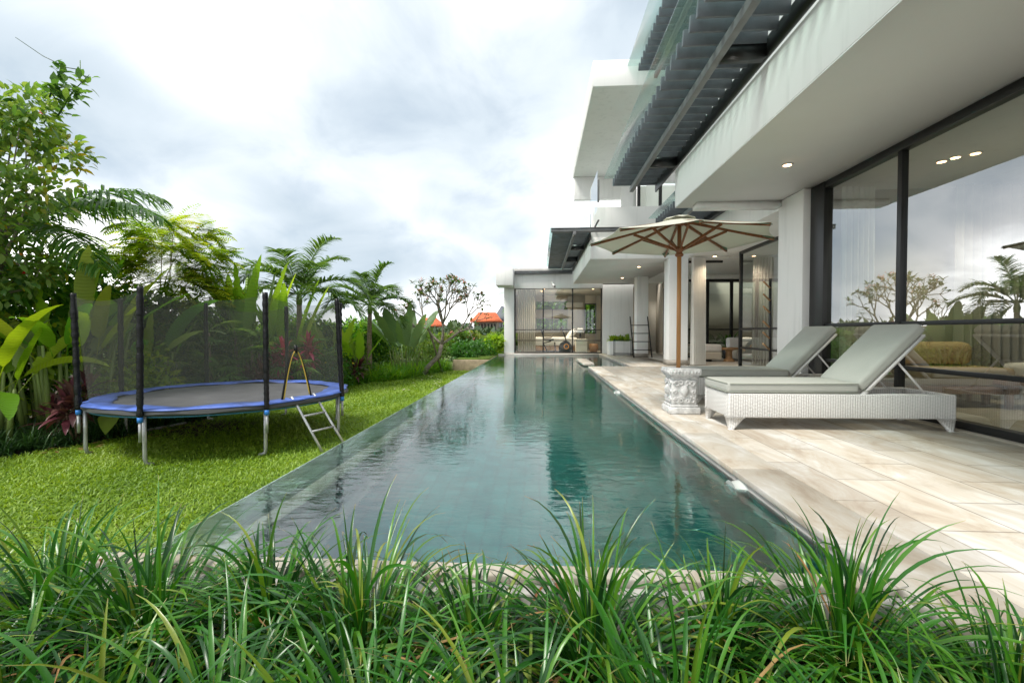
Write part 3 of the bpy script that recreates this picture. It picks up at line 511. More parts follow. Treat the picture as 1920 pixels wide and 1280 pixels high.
# near upper overhang: white fascia around a darker soffit
g = MB(); g.box(2.48, 12, -4, 8.6, 3.285, 3.95); vp('overhang', M['white'], g, bevel=0.01)
g = MB(); g.box(2.483, 4.28, -4, 8.597, 3.272, 3.284); vp('soffit', M['soffit'], g)
g = MB(); g.box(2.75, 4.19, 8.2, 8.44, 3.17, 3.271); vp('beam', M['white'], g)
g = MB(); g.box(3.4, 12, -4, 10.8, 3.951, 6.8); vp('upper_floor', M['white'], g)
g = MB(); g.box(4.18, 4.37, 7.55, 8.3, 0.0, 3.271); vp('column', M['white'], g, bevel=0.006)
g = MB(); g.box(3.83, 4.38, 13.78, 14.35, 0.16, 3.19); c2 = vp('column', M['white'], g, bevel=0.006)
g = MB(); g.box(3.822, 4.388, 13.772, 14.358, 0.002, 0.16); g.build('skirting', M['sill'], c2)
g = MB(); g.box(3.83, 4.28, 18.3, 18.8, 0.14, 3.19); c3 = vp('column', M['white'], g, bevel=0.006)
g = MB(); g.box(3.822, 4.288, 18.292, 18.808, 0.002, 0.14); g.build('skirting', M['sill'], c3)
# lounge roof, lower far roof, far wing
g = MB(); g.box(4.4, 12, 8.602, 13.895, 3.24, 3.9); vp('lounge_roof', M['white'], g, bevel=0.01)
g = MB(); g.box(1.52, 12, 13.9, 21.0, 3.2, 3.83); vp('lower_roof', M['white'], g, bevel=0.01)
g = MB(); g.box(1.523, 4.5, 13.903, 20.99, 3.188, 3.1985); vp('soffit', M['soffit'], g)
g = MB(); g.box(-1.67, 2.9, 21.3, 21.5, 3.02, 3.80); g.box(2.9, 4.3, 21.3, 21.5, 0.0, 3.18); g.box(-1.67, -1.2, 21.29, 21.6, -0.10, 3.019); g.box(-1.67, -1.5, 21.6, 27, -0.1, 3.8); vp('wall', M['white'], g, bevel=0.006)
g = MB(); g.box(-1.93, -1.18, 20.0, 21.285, 3.05, 3.81); vp('roof_end_block', M['white'], g, bevel=0.01)
g = MB(); g.box(-1.7, 8, 21.302, 27, 3.805, 3.95); vp('roof', M['concrete'], g)
# corridor, lounge and room walls
g = MB(); g.box(4.3, 12, 22.0, 22.2, 0.0, 3.4); g.box(5.5, 5.65, 18.3, 22, 0.0, 3.2); g.box(12, 12.2, -4, 27, 0, 3.4); g.box(9.5, 9.7, -4, 7.5, 0.0, 3.28); g.box(4.375, 12, 7.7, 7.9, 0.0, 3.28)
vp('interior_wall', M['beige'], g)
g = MB(); g.box(-1.5, -0.2, 26.4, 26.6, 0, 3.8); g.box(-0.2, 1.6, 26.4, 26.6, 0, 1.15); g.box(-0.2, 1.6, 26.4, 26.6, 1.75, 2.3); g.box(-0.2, 1.6, 26.4, 26.6, 2.75, 3.8); g.box(1.6, 2.6, 26.4, 26.6, 0, 3.8); g.box(2.6, 3.2, 26.4, 26.6, 0, 0.9); g.box(2.6, 3.2, 26.4, 26.6, 2.6, 3.8); g.box(3.2, 5.5, 26.4, 26.6, 0, 3.8); g.box(4.6, 4.75, 21.6, 26.4, 0, 3.8)
vp('bedroom_wall', M['beige'], g)
g = MB(); g.box(-1.49, 4.59, 21.51, 26.39, 3.1, 3.2); vp('bedroom_ceiling', M['soffit'], g)
# glazing helpers
def bars(rects, mat=None, name='window_frame', parent=villa):
    b = MB()
    for q in rects: b.box(*q)
    return b.build(name, mat or M['black'], parent, bevel=0.004)
def pane_x(parent, x, y0, y1, z0, z1, mat=None): b = MB(); b.add([(x, y0, z0), (x, y1, z0), (x, y1, z1), (x, y0, z1)], [(3, 2, 1, 0)]); return b.build('pane', mat or M['glass'], parent)
def pane_y(parent, y, x0, x1, z0, z1, mat=None): b = MB(); b.add([(x0, y, z0), (x1, y, z0), (x1, y, z1), (x0, y, z1)], [(0, 1, 2, 3)]); return b.build('pane', mat or M['glass'], parent)
# the big window beside the loungers
wf = bars([(4.30, 4.42, -4, 7.46, 3.17, 3.270), (4.30, 4.42, -4, 7.46, 0.007, 0.085), (4.29, 4.43, 7.2, 7.545, 0.007, 3.270)])
wins = [(-4.0, 0.1), (0.1, 2.9), (2.9, 5.79), (5.79, 7.3)]
for i, (a, b_) in enumerate(wins):
    y0, y1 = a, b_
    wb = bars([(4.315, 4.395, y1 - 0.04, y1 + 0.03, 0.086, 3.169), (4.325, 4.385, y0 + 0.032, y1 - 0.042, 1.075, 1.125), (4.325, 4.385, y0 + 0.032, y1 - 0.042, 0.545, 0.595)], name='sash', parent=wf)
    pane_x(wf, 4.355, y0 + 0.01, y1 - 0.01, 0.08, 3.18)
# lounge side glazing, set back
wf2 = bars([(5.56, 5.64, 13.05, 13.13, 0.005, 3.23), (5.56, 5.64, 8.4, 13.05, 3.16, 3.235), (5.56, 5.64, 8.4, 13.05, 0.003, 0.06), (5.57, 5.63, 8.4, 13.05, 1.06, 1.11), (5.57, 5.63, 8.4, 13.05, 0.53, 0.58), (5.56, 5.64, 10.7, 10.77, 0.06, 3.16)])
pane_x(wf2, 5.6, 8.4, 13.06, 0.05, 3.18, M['glass'])
# lounge rear glazing
xs = [5.6, 6.45, 7.35, 8.3, 9.4, 10.6, 11.9]
wf3 = bars([(x - 0.05, x + 0.05, 17.95, 18.05, 0.01, 2.93) for x in xs] + [(5.55, 12, 17.94, 18.06, 2.93, 3.02)] + [(a + 0.05, b_ - 0.05, 17.96, 18.04, z, z + 0.05) for a, b_ in zip(xs[:-1], xs[1:]) for z in (0.012, 0.55, 1.07)])
pane_y(wf3, 18.0, 5.6, 12, 0.02, 2.95)
g = MB(); g.box(5.66, 12, 17.9, 18.1, 3.021, 3.24); vp('lintel', M['white'], g)
# corridor door
df = bars([(5.44, 5.497, 19.3, 19.4, 0.01, 2.9), (5.44, 5.497, 20.4, 20.5, 0.01, 2.9), (5.44, 5.497, 19.4, 20.4, 2.8, 2.9), (5.45, 5.497, 19.4, 20.4, 0.02, 0.08), (5.45, 5.497, 19.4, 20.4, 0.56, 0.6), (5.45, 5.497, 19.4, 20.4, 1.08, 1.12)], name='door')
pane_x(df, 5.475, 19.4, 20.4, 0.08, 2.8)
# sliding door edge beside column
bars([(4.41, 4.47, 14.02, 14.1, 0.002, 3.185), (3.98, 5.6, 14.36, 14.42, 3.12, 3.186)], name='door_track')
# far bedroom glazing (three lights)
fx = [-1.19, 0.16, 1.52, 2.88]
wf4 = bars([(x - (0.03 if 0 < i < 3 else -0.0 if i == 0 else 0.06), x + (0.03 if 0 < i < 3 else 0.06 if i == 0 else 0.0), 21.31, 21.39, 0.02, 3.0) for i, x in enumerate(fx)] + [(-1.19, 2.88, 21.305, 21.4, 3.0, 3.019), (-1.19, 2.88, 21.305, 21.4, 0.0, 0.06)] + [(fx[i] + 0.06, fx[i + 1] - 0.06, 21.32, 21.38, z, z + 0.035) for i in range(3) for z in (0.58, 1.08)])
for i in range(3): pane_y(wf4, 21.35, fx[i], fx[i + 1], 0.03, 3.01, M['clear'])
bf = bars([(-0.22, 1.62, 26.39, 26.397, 2.28, 2.32), (-0.22, 1.62, 26.38, 26.397, 1.12, 1.17), (0.7, 0.74, 26.38, 26.397, 1.17, 2.28)])
bars([(2.57, 2.62, 26.38, 26.397, 0.9, 2.56), (3.18, 3.23, 26.38, 26.397, 0.9, 2.56), (2.57, 3.23, 26.38, 26.397, 2.56, 2.62)])
# second floor
g = MB(); g.box(1.25, 7, 11.0, 17.5, 6.8, 7.41); g.box(1.29, 3.4, 17.3, 17.5, 5.95, 6.799); vp('upper_roof', M['white'], g, bevel=0.01)
g = MB(); g.box(1.55, 3.9, 13.93, 14.1, 3.832, 4.76); g.box(1.55, 1.7, 14.1, 21, 3.832, 4.1); vp('balcony_parapet', M['white'], g, bevel=0.008)
g = MB(); g.box(2.9, 3.42, 16.5, 16.7, 3.832, 6.798); g.box(5.6, 7, 16.5, 16.7, 3.832, 6.798); g.box(3.42, 5.6, 16.5, 16.7, 6.3, 6.798); g.box(3.42, 12, 18.9, 19.0, 3.83, 6.8); vp('upper_wall', M['white'], g)
uf = bars([(x - 0.05, x + 0.05, 16.45, 16.55, 3.84, 6.3) for x in (3.5, 4.25, 4.95, 5.55)]); pane_y(uf, 16.52, 3.45, 5.6, 3.84, 6.3, M['clear'])
b = MB(); b.grid(lambda u, v: (3.6 + 0.55 * u + 1.3 * (u > 0.5), 16.95 + 0.05 * math.sin(u * 60), 3.9 + 2.4 * v), 40, 2); tag(b.build('curtain', M['sheer'], None, smooth=True), 'white curtain drawn behind the upstairs balcony window', 'curtain')
bal = bars([(1.61, 1.66, 12.9, 19.5, 4.105, 4.13)], M['steel'], 'balustrade')
for q in ((13.4, 4.76, 5.4), (15.3, 4.131, 4.9), (17.6, 4.131, 4.7)): bars([(1.66, 1.72, q[0], q[0] + 0.06, q[1], q[2])], M['steel'], 'post', bal)
pane_x(bal, 1.60, 12.9, 14.9, 4.4, 5.5, M['clear']); pane_x(bal, 1.60, 15.0, 17.2, 4.11, 5.2, M['clear']); pane_x(bal, 1.60, 17.3, 19.5, 4.11, 5.2, M['clear'])

# slatted canopies: slats in one mesh per canopy, carrying bar, glass roof
def canopy(x0, x1, y0, y1, z, step, barx, gx, cross=(), glassz=0.2, sw=0.078, tilt=14):
    b = MB(); y = y0; t = R(tilt)
    while y < y1:
        b.obox(((x0 + x1 - 0.04) / 2, y, z + 0.09), ((x1 - 0.04 - x0) / 2, 0, 0), (0, math.cos(t) * 0.026, math.sin(t) * 0.026), (0, -math.sin(t) * sw, math.cos(t) * sw)); y += step
    c = b.build('canopy', M['slat'], villa, bevel=0.003)
    if barx:
        b = MB(); b.box(barx - 0.04, barx + 0.04, y0 - 0.5, y1 + 0.02, z - 0.12, z - 0.02); b.build('bar', M['steel'], c, bevel=0.004)
    b = MB(); b.box(x1 - 0.035, x1 - 0.003, y0, y1 + 0.02, z - 0.13, z + 0.08); b.build('wall_angle', M['black'], c)
    for q in cross: b = MB(); b.box(barx + 0.041 if barx else x0, x1 - 0.036, q - 0.06, q + 0.06, z - 0.13, z + 0.06); b.build('cross_beam', M['black'], c)
    b = MB(); b.box(gx, x1 - 0.004, y0 - 0.2, y1 + 0.1, z + glassz, z + glassz + 0.012); b.build('glass_roof', M['roofglass'], c)
    return c
canopy(1.55, 2.478, -1.0, 9.9, 4.10, 0.227, 1.95, 1.38, cross=(1.9, 5.2, 8.42))
canopy(2.28, 3.396, 2.0, 10.95, 7.05, 0.227, 2.7, 2.05)
canopy(3.2, 4.396, 8.8, 13.0, 3.98, 0.227, 3.6, 3.05, cross=(8.8,))
canopy(0.38, 1.516, 13.7, 21.2, 3.90, 0.34, 1.0, 0.30, cross=(15.6, 18.2), glassz=0.14, sw=0.10, tilt=70)
g = MB(); g.box(0.33, 3.2, 13.52, 13.6, 3.93, 4.04); g.box(0.33, 3.2, 13.5, 13.62, 4.04, 4.055); vp('edge_beam', M['steel'], g)
g = MB(); g.box(-1.17, 1.5, 21.12, 21.28, 3.68, 3.79); g.box(-1.17, 1.5, 21.10, 21.295, 3.79, 3.81); vp('edge_beam', M['steel'], g)
# downlights
def downlight(x, y, z, r=0.05, power=0):
    t_ = MB(); t_.lathe([(r * 1.45, -0.008), (r * 1.45, 0.0)], (x, y, z), 20); o = t_.build('downlight', M['trim'], villa)
    t_ = MB(); t_.lathe([(r, -0.012), (r, -0.0085)], (x, y, z), 16); t_.build('bulb', M['lamp'], o)
    if power:
        l = bpy.data.lights.new('downlight_glow', 'SPOT'); l.energy = power; l.color = (1.0, 0.80, 0.58); l.spot_size = R(130); l.spot_blend = 0.8; l.shadow_soft_size = 0.05
        lo = bpy.data.objects.new('downlight_glow', l); COL.objects.link(lo); lo.location = (x, y, z - 0.03)
for q in ((3.36, 6.46, 3.271), (3.36, 3.0, 3.271), (3.32, 15.57, 3.187), (3.33, 18.7, 3.187), (5.05, 13.55, 3.187), (5.43, 6.35, 3.283), (5.56, 6.22, 3.283), (0.1, 23.5, 3.099), (0.2, 22.5, 3.099), (2.6, 22.5, 3.099)): downlight(*q, power=190 if q[1] > 22 else 75 if q[0] > 5 else 0)

# ================================================================== poolside furniture
def make_lounger():
    """local axes: x from foot to head (0..2.22), y across (0..0.67)"""
    t = thing('sun_lounger', '', 'sun lounger', (0, 0, 0), 'sage sun loungers on the deck')
    W_, L_, z0, z1 = 0.67, 2.22, 0.125, 0.37
    f = MB(); th = 0.045
    f.box(0, L_, 0, th, z0, z1); f.box(0, L_, W_ - th, W_, z0, z1); f.box(0, th, th, W_ - th, z0, z1); f.box(L_ - th, L_, th, W_ - th, z0, z1)
    f.build('frame', M['wicker'], t, bevel=0.012)
    for sx in (0, 1):
        for sy in (0, 1):
            b = MB(); X0 = 0.0 if sx == 0 else L_; Y0 = 0.0 if sy == 0 else W_; dx = 1 if sx == 0 else -1; dy = 1 if sy == 0 else -1
            top = [(X0, Y0, z0), (X0 + dx * 0.16, Y0, z0), (X0 + dx * 0.16, Y0 + dy * 0.045, z0), (X0 + dx * 0.045, Y0 + dy * 0.12, z0), (X0, Y0 + dy * 0.12, z0)]
            bot = [(X0 + dx * 0.012, Y0 + dy * 0.004, 0), (X0 + dx * 0.055, Y0 + dy * 0.004, 0), (X0 + dx * 0.055, Y0 + dy * 0.04, 0), (X0 + dx * 0.05, Y0 + dy * 0.045, 0), (X0 + dx * 0.012, Y0 + dy * 0.045, 0)]
            fs = [(i, (i + 1) % 5, 5 + (i + 1) % 5, 5 + i) for i in range(5)] + [(9, 8, 7, 6, 5), (0, 1, 2, 3, 4)]
            b.add(bot + top, fs); b.build('leg', M['wicker'], t, bevel=0.006)
    b = MB(); b.box(0.05, 1.30, 0.05, W_ - 0.05, 0.33, 0.368)
    b.build('bed_deck', M['whitemetal'], t)
    seat = soft_box(MB(), -0.012, 1.30, 0.015, W_ - 0.015, 0.371, 0.482, 0.035, 0.012).build('seat_cushion', M['sage'], t, smooth=True)
    p = MB()
    for z in (0.385, 0.472):
        p.tube([(0.012, 0.012, z), (1.28, 0.012, z)], 0.005, 6); p.tube([(-0.010, 0.03, z), (-0.010, W_ - 0.03, z)], 0.005, 6)
    p.build('piping', M['piping'], seat)
    ang = R(-46); mt = Matrix.Translation((1.36, 0, 0.385)) @ Matrix.Rotation(ang, 4, 'Y')
    soft_box(MB(), 0.0, 0.86, 0.015, W_ - 0.015, 0.02, 0.13, 0.035, 0.01, M=mt).build('back_cushion', M['sage'], t, smooth=True)
    b = MB()
    for yy in (0.04, W_ - 0.04): b.bar(mt @ Vector((-0.04, yy, 0.0)), mt @ Vector((0.80, yy, 0.0)), 0.03, 0.03, (0, 1, 0))
    b.bar(mt @ Vector((0.80, 0.026, 0.0)), mt @ Vector((0.80, W_ - 0.026, 0.0)), 0.03, 0.03); b.bar(mt @ Vector((0.42, 0.056, 0.0)), mt @ Vector((0.42, W_ - 0.056, 0.0)), 0.025, 0.025)
    b.build('backrest_frame', M['whitemetal'], t)
    for yy in (0.075, W_ - 0.075):
        b = MB(); b.tube([mt @ Vector((0.46, yy, -0.012)), (1.98, yy, 0.365)], 0.011, 8); b.build('strut', M['whitemetal'], t)
    for yy in (0.075, W_ - 0.075): b = MB(); b.bar((1.45, yy, 0.362), (2.18, yy, 0.362), 0.022, 0.014); b.build('rail', M['whitemetal'], t)
    b = MB(); b.tube([(1.33, 0.05, 0.39), (1.38, 0.03, 0.44), (1.345, 0.025, 0.40), (1.39, 0.02, 0.40)], 0.006, 5); b.build('tie', M['piping'], t)
    return t
lg = make_lounger(); lg.location = (1.93, 4.76, 0); lg.rotation_euler.z = R(0.6); lg['label'] = 'sage cushioned white wicker sun lounger nearest the camera, fully in view'
lg2 = copy_tree(lg); lg2.location = (2.12, 6.42, 0); lg2['label'] = 'sage cushioned white wicker sun lounger half hidden behind the nearer one'

# stone parasol base
def carved_base(cx, cy):
    t = thing('carved_stone_block', 'carved weathered stone block holding up the parasol pole', 'stone block', (cx, cy, 0)); h = 0.175
    b = MB()
    for s, z0, z1 in ((0.185, 0.003, 0.085), (0.165, 0.085, 0.115)): b.box(cx - s, cx + s, cy - s, cy + s, z0, z1)
    b.build('plinth', M['carved'], t, bevel=0.012)
    b = MB(); b.box(cx - 0.15, cx + 0.15, cy - 0.15, cy + 0.15, 0.115, 0.42); body = b.build('body', M['carved'], t, bevel=0.012)
    b = MB(); rr = random.Random(5)
    for side in range(4):
        ca, sa = (1, 0) if side == 0 else (0, 1) if side == 1 else (-1, 0) if side == 2 else (0, -1)
        def pt(a, z, o): # a along the face, o outward
            return (cx + (a if side in (0, 2) else 0) * (1 if side == 0 else -1) + (0.15 + o) * (-1 if side == 3 else 1 if side == 1 else 0),
                    cy + (a if side in (1, 3) else 0) * (1 if side == 1 else -1) + (0.15 + o) * (-1 if side == 0 else 1 if side == 2 else 0), z)
        b.ball(pt(0, 0.285, 0.0), (0.05, 0.05, 0.07), 12, 8)
        for s in (-1, 1):
            for (a0, z0, r0) in ((0.095, 0.17, 0.034), (0.04, 0.165, 0.026), (0.095, 0.37, 0.034), (0.045, 0.385, 0.028), (0.11, 0.27, 0.02)):
                b.tube([pt(s * (a0 + r0 * math.cos(q)*(1-q/16)), z0 + r0 * math.sin(q)*(1-q/16), 0.005) for q in np.linspace(0, 8, 18)], np.linspace(0.013, 0.008, 18), 6)
        for k in range(9): b.ball(pt(rr.uniform(-0.11, 0.11), rr.choice((0.14, 0.2, 0.34, 0.4)) + rr.uniform(-0.015, 0.015), 0.0), rr.uniform(0.01, 0.022), 7, 5)
    b.build('carving', M['carved'], body, smooth=True)
    b = MB()
    for s, z0, z1 in ((0.150, 0.42, 0.452), (0.172, 0.452, 0.475), (0.19, 0.475, 0.555)): b.box(cx - s, cx + s, cy - s, cy + s, z0, z1)
    cap = b.build('capital', M['carved'], t, bevel=0.01)
    b = MB()
    for side in range(4):
        for k in range(9):
            a = -0.16 + 0.04 * k
            p = ((cx + a, cy - 0.19), (cx + 0.19, cy + a), (cx + a, cy + 0.19), (cx - 0.19, cy + a))[side]; b.ball((p[0], p[1], 0.513), (0.014, 0.014, 0.022), 7, 5)
    b.build('beading', M['carved'], cap, smooth=True)
    return t
carved_base(1.755, 5.78)

def make_parasol(cx, cy):
    t = thing('parasol', 'open cream canvas parasol with teak ribs beside the pool', 'parasol', (cx, cy, 0.556))
    b = MB(); b.tube([(cx, cy, 0.557), (cx, cy, 1.95)], 0.026, 14); b.build('pole', M['pole'], t, smooth=True)
    b = MB(); b.tube([(cx, cy, 1.951), (cx, cy, 2.36)], 0.025, 12); b.build('upper_pole', M['teak'], t, smooth=True)
    b = MB(); b.lathe([(0.035, 0), (0.05, 0.012), (0.05, 0.03), (0.036, 0.042), (0.036, 0.06), (0.058, 0.075), (0.058, 0.115), (0.045, 0.125)], (cx, cy, 1.93), 18); b.build('hub', M['teak'], t)
    b = MB(); b.lathe([(0.05, 0), (0.055, 0.02), (0.045, 0.06)], (cx, cy, 2.31), 14); b.build('top_hub', M['teak'], t)
    Rr = 1.10; zt = 2.13; za = 2.41; off = R(-6)
    tips = [np.array([cx + Rr * math.cos(off + k * math.pi / 4), cy + Rr * math.sin(off + k * math.pi / 4), zt + 0.012 * math.sin(3 * k)]) for k in range(8)]
    apex = np.array([cx, cy, za])
    for k in range(8):
        d = tips[k] - apex; b = MB(); b.bar(apex + d * 0.03 + (0, 0, -0.035), apex + d * 0.985 + (0, 0, -0.022), 0.023, 0.034); b.build('rib', M['teak'], t, bevel=0.003)
        h = np.array([cx, cy, 2.02]); dd = d / np.linalg.norm(d); st = apex + d * 0.50 + np.array([0, 0, -0.045]); h2 = h + 0.05 * np.array([dd[0], dd[1], 0])
        b = MB(); b.bar(h2, st, 0.021, 0.032); b.build('strut', M['teak'], t, bevel=0.003)
    c = MB(); nr = 12; ns = 8
    verts = []; faces = []
    for k in range(8):
        A, B = tips[k], tips[(k + 1) % 8]; base = len(verts)
        for i in range(nr + 1):
            f_ = 0.06 + 0.94 * i / nr
            for j in range(ns + 1):
                s = j / ns; e = A * (1 - s) + B * s; p = apex + (e - apex) * f_
                sag = 4 * s * (1 - s) * f_
                p = p + np.array([0, 0, -0.018 * math.sin(math.pi * f_) - 0.012 * sag]); out = (e - apex); out[2] = 0
                p = p - out * 0.045 * sag * f_ ** 3
                verts.append(p)
        for i in range(nr):
            for j in range(ns):
                a = base + i * (ns + 1) + j; faces.append((a, a + 1, a + ns + 2, a + ns + 1))
    c.add(verts, faces); cv = c.build('canopy', M['canvas'], t, smooth=True); sm = cv.modifiers.new('thick', 'SOLIDIFY'); sm.thickness = 0.004
    v = MB(); vv = [np.array([cx, cy, za + 0.035])]
    for k in range(16):
        a = off + k * math.pi / 8; r_ = 0.20 if k % 2 == 0 else 0.18; vv.append(np.array([cx + r_ * math.cos(a), cy + r_ * math.sin(a), za - 0.03 + 0.02 * (k % 2)]))
    v.add(vv, [(0, 1 + k, 1 + (k + 1) % 16) for k in range(16)]); vc = v.build('vent_cap', M['canvas'], cv); sm = vc.modifiers.new('thick', 'SOLIDIFY'); sm.thickness = 0.004
    for k in range(8):
        p = MB(); d = (tips[k] - apex); d = d / np.linalg.norm(d); s_ = np.array([-d[1], d[0], 0]); q = tips[k]
        p.add([q - d * 0.16 - s_ * 0.005 + (0, 0, -0.012), q - d * 0.10 - s_ * 0.05 + (0, 0, -0.010), q + d * 0.004 + (0, 0, -0.016), q - d * 0.10 + s_ * 0.05 + (0, 0, -0.010)], [(0, 1, 2, 3)])
        pk = p.build('rib_pocket', M['pocket'], cv); sm = pk.modifiers.new('thick', 'SOLIDIFY'); sm.thickness = 0.01
make_parasol(1.725, 5.78)

# ================================================================== trampoline
TC = (-4.67, 6.62); TR = 1.64; ROT = R(3); RZ = 0.09
def tp(k, r, z, dr=0.0):
    a = ROT + k * math.pi / 4; return np.array([TC[0] + (r + dr) * math.cos(a), TC[1] + (r + dr) * math.sin(a), z])
def make_trampoline():
    t = thing('trampoline', 'round blue edged trampoline with black safety net standing on the lawn', 'trampoline', (TC[0], TC[1], GZ))
    cir = lambda r, z, n=64: [(TC[0] + r * math.cos(q), TC[1] + r * math.sin(q), z(q) if callable(z) else z) for q in np.linspace(0, 2 * math.pi, n + 1)]
    b = MB(); b.tube(cir(TR - 0.01, RZ - 0.04), 0.030, 10, cap=False); b.build('frame_ring', M['edge'], t, smooth=True)
    b = MB(); b.tube(cir(TR - 0.03, RZ - 0.085, 48), 0.010, 6, cap=False); b.build('binding', M['teal'], t)
    b = MB(); a = np.linspace(0, 2 * np.pi, 49)[:-1]; v = [(TC[0], TC[1], RZ - 0.03)]
    for r in (0.5, 1.0, 1.42): v += [(TC[0] + r * math.cos(q), TC[1] + r * math.sin(q), RZ - 0.03 + 0.012 * (r / 1.42) ** 2) for q in a]
    f = [(0, 1 + i, 1 + (i + 1) % 48) for i in range(48)]
    for k in range(2): f += [(1 + k * 48 + i, 1 + (k + 1) * 48 + i, 1 + (k + 1) * 48 + (i + 1) % 48, 1 + k * 48 + (i + 1) % 48) for i in range(48)]
    b.add(v, f); b.build('jump_mat', M['mat'], t, smooth=True)
    b = MB()
    def padf(u, v):
        q = u * 2 * math.pi; wv = 0.008 * math.sin(q * 11) + 0.008 * math.sin(q * 7 + 1); r = 1.36 + 0.025 * math.sin(q * 9 + 2) + 0.012 * math.sin(q * 23) + (TR - 1.345) * v
        return (TC[0] + r * math.cos(q), TC[1] + r * math.sin(q), RZ - 0.012 + 0.016 * math.sin(math.pi * v) ** 0.6 + wv * (1 - v) + 0.004)
    b.grid(padf, 160, 6); pd = b.build('spring_pad', M['pad'], t, smooth=True); s_ = pd.modifiers.new('thick', 'SOLIDIFY'); s_.thickness = 0.012
    b = MB(); b.grid(lambda u, v: (TC[0] + (TR + 0.02 + 0.01 * v) * math.cos(u * 6.28319), TC[1] + (TR + 0.02 + 0.01 * v) * math.sin(u * 6.28319), RZ - 0.012 - 0.035 * v + 0.008 * math.sin(u * 90) * v), 160, 2); b.build('pad_skirt', M['edge'], t, smooth=True)
    ztop = 1.5
    lean = [(-0.07, 0.02), (0.02, 0.0), (0.0, 0), (0.0, 0), (0.0, 0), (-0.03, -0.02), (0.02, 0.0), (0.0, 0.0)]
    tops = []
    for k in range(8):
        lx, ly = lean[k]; top = tp(k, TR + 0.035, ztop + 0.02 * math.sin(k * 2.3)) + np.array([lx, ly, 0]); bot = tp(k, TR + 0.045, RZ - 0.08)
        tops.append(top); rr = random.Random(k)
        pts = [bot + (top - bot) * s for s in np.linspace(0, 1, 48)]; rad = [0.034 + 0.006 * rr.uniform(-1, 1) for _ in pts]; rad[0] = 0.026; rad[-1] = 0.03
        b = MB(); b.tube(pts, rad, 10); pl = b.build('net_pole', M['rubber'], t, smooth=True)
        b = MB(); lo = tp(k, TR + 0.045, RZ - 0.36); b.tube([lo, bot - (0, 0, 0.045)], 0.018, 10); b.build('lower_tube', M['galv'], pl, smooth=True)
        b = MB(); b.tube([bot - (0, 0, 0.05), bot + (0, 0, 0.012)], 0.029, 12); b.build('clamp', M['bluecap'], pl, smooth=True)
        b = MB(); p0 = tp(k, TR - 0.015, RZ - 0.06); p1 = tp(k, TR - 0.015, GZ + 0.10); p2 = tp(k, TR - 0.03, GZ + 0.035); nx = tp(k + (0.05 if k % 2 == 0 else -0.05), TR - 0.07, GZ + 0.012)
        b.tube([p0, (p0 + p1) / 2, p1, p2, nx], 0.022, 10); b.build('leg', M['galv'], t, smooth=True)
    b = MB(); b.tube([tp(4 - 0.17, TR - 0.09, GZ + 0.02), tp(3.5, (TR - 0.07) * 0.93, GZ + 0.03), tp(3.3, (TR - 0.07) * 0.96, GZ + 0.03)], 0.021, 8); b.build('foot_bar', M['galv'], t, smooth=True)
    # net, one skin between the poles, an opening by the ladder between poles 7 and 0
    b = MB(); verts = []; faces = []; nu, nv = 16, 14
    for k in range(8):
        A, B = tops[k], tops[(k + 1) % 8]; a0 = tp(k, TR - 0.06, RZ + 0.03); b0 = tp(k + 1, TR - 0.06, RZ + 0.03); base = len(verts)
        for i in range(nu + 1):
            s = i / nu
            for j in range(nv + 1):
                v = j / nv; top = A * (1 - s) + B * s + np.array([0, 0, -0.10 * 4 * s * (1 - s) - 0.03]); an = ROT + (k + s) * math.pi / 4
                bot = np.array([TC[0] + (TR - 0.05) * math.cos(an), TC[1] + (TR - 0.05) * math.sin(an), RZ + 0.03]); p = bot + (top - bot) * v
                if k == 7:   # opening: the skin is drawn aside
                    c = 0.34 + 0.0 * v; hw = 0.17 * max(0, 1 - v / 0.50) ** 0.55
                    s2 = s * (c - hw) / c if s < c else 1 - (1 - s) * (1 - c - hw) / (1 - c)
                    if abs(s - c) < 0.03: s2 = c - hw
                    top = A * (1 - s2) + B * s2 + np.array([0, 0, -0.10 * 4 * s2 * (1 - s2) - 0.03]); an = ROT + (k + s2) * math.pi / 4
                    bot = np.array([TC[0] + (TR - 0.05) * math.cos(an), TC[1] + (TR - 0.05) * math.sin(an), RZ + 0.03]); p = bot + (top - bot) * v
                verts.append(p)
        for i in range(nu):
            for j in range(nv):
                if k == 7 and i == 5 and j < 7: continue
                a = base + i * (nv + 1) + j; faces.append((a, a + nv + 1, a + nv + 2, a + 1))
    b.add(verts, faces); net = b.build('net', M['net'], t, smooth=True)
    A, B = tops[7], tops[0]
    def npt(s2, v, o=0.012):
        an = ROT + (7 + s2) * math.pi / 4; top = A * (1 - s2) + B * s2 + np.array([0, 0, -0.10 * 4 * s2 * (1 - s2) - 0.03]); bot = np.array([TC[0] + (TR - 0.05) * math.cos(an), TC[1] + (TR - 0.05) * math.sin(an), RZ + 0.03])
        return bot + (top - bot) * v + o * np.array([math.cos(an), math.sin(an), 0])
    lp = [npt(0.34 - 0.17 * (1 - v / 0.5) ** 0.55, v) for v in np.linspace(0.0, 0.5, 16)]; rp = [npt(0.34 + 0.17 * (1 - v / 0.5) ** 0.55, v) for v in np.linspace(0.5, 0.0, 16)]
    b = MB(); b.tube(lp + rp, 0.013, 6); b.build('zip_border', M['rubber'], net)
    b = MB(); b.tube([npt(0.34 - 0.155 * (1 - v / 0.5) ** 0.55, v, 0.022) for v in np.linspace(0.0, 0.49, 16)] + [npt(0.34 + 0.145 * (1 - v / 0.5) ** 0.55, v, 0.022) for v in np.linspace(0.49, 0.02, 16)], 0.008, 6); b.build('zip_tape', M['zip'], net)
    b = MB(); b.tube([npt(0.34, 0.48, 0.02), npt(0.34, 0.56, 0.02)], 0.024, 6); b.build('zip_stop', M['rubber'], net)
make_trampoline()
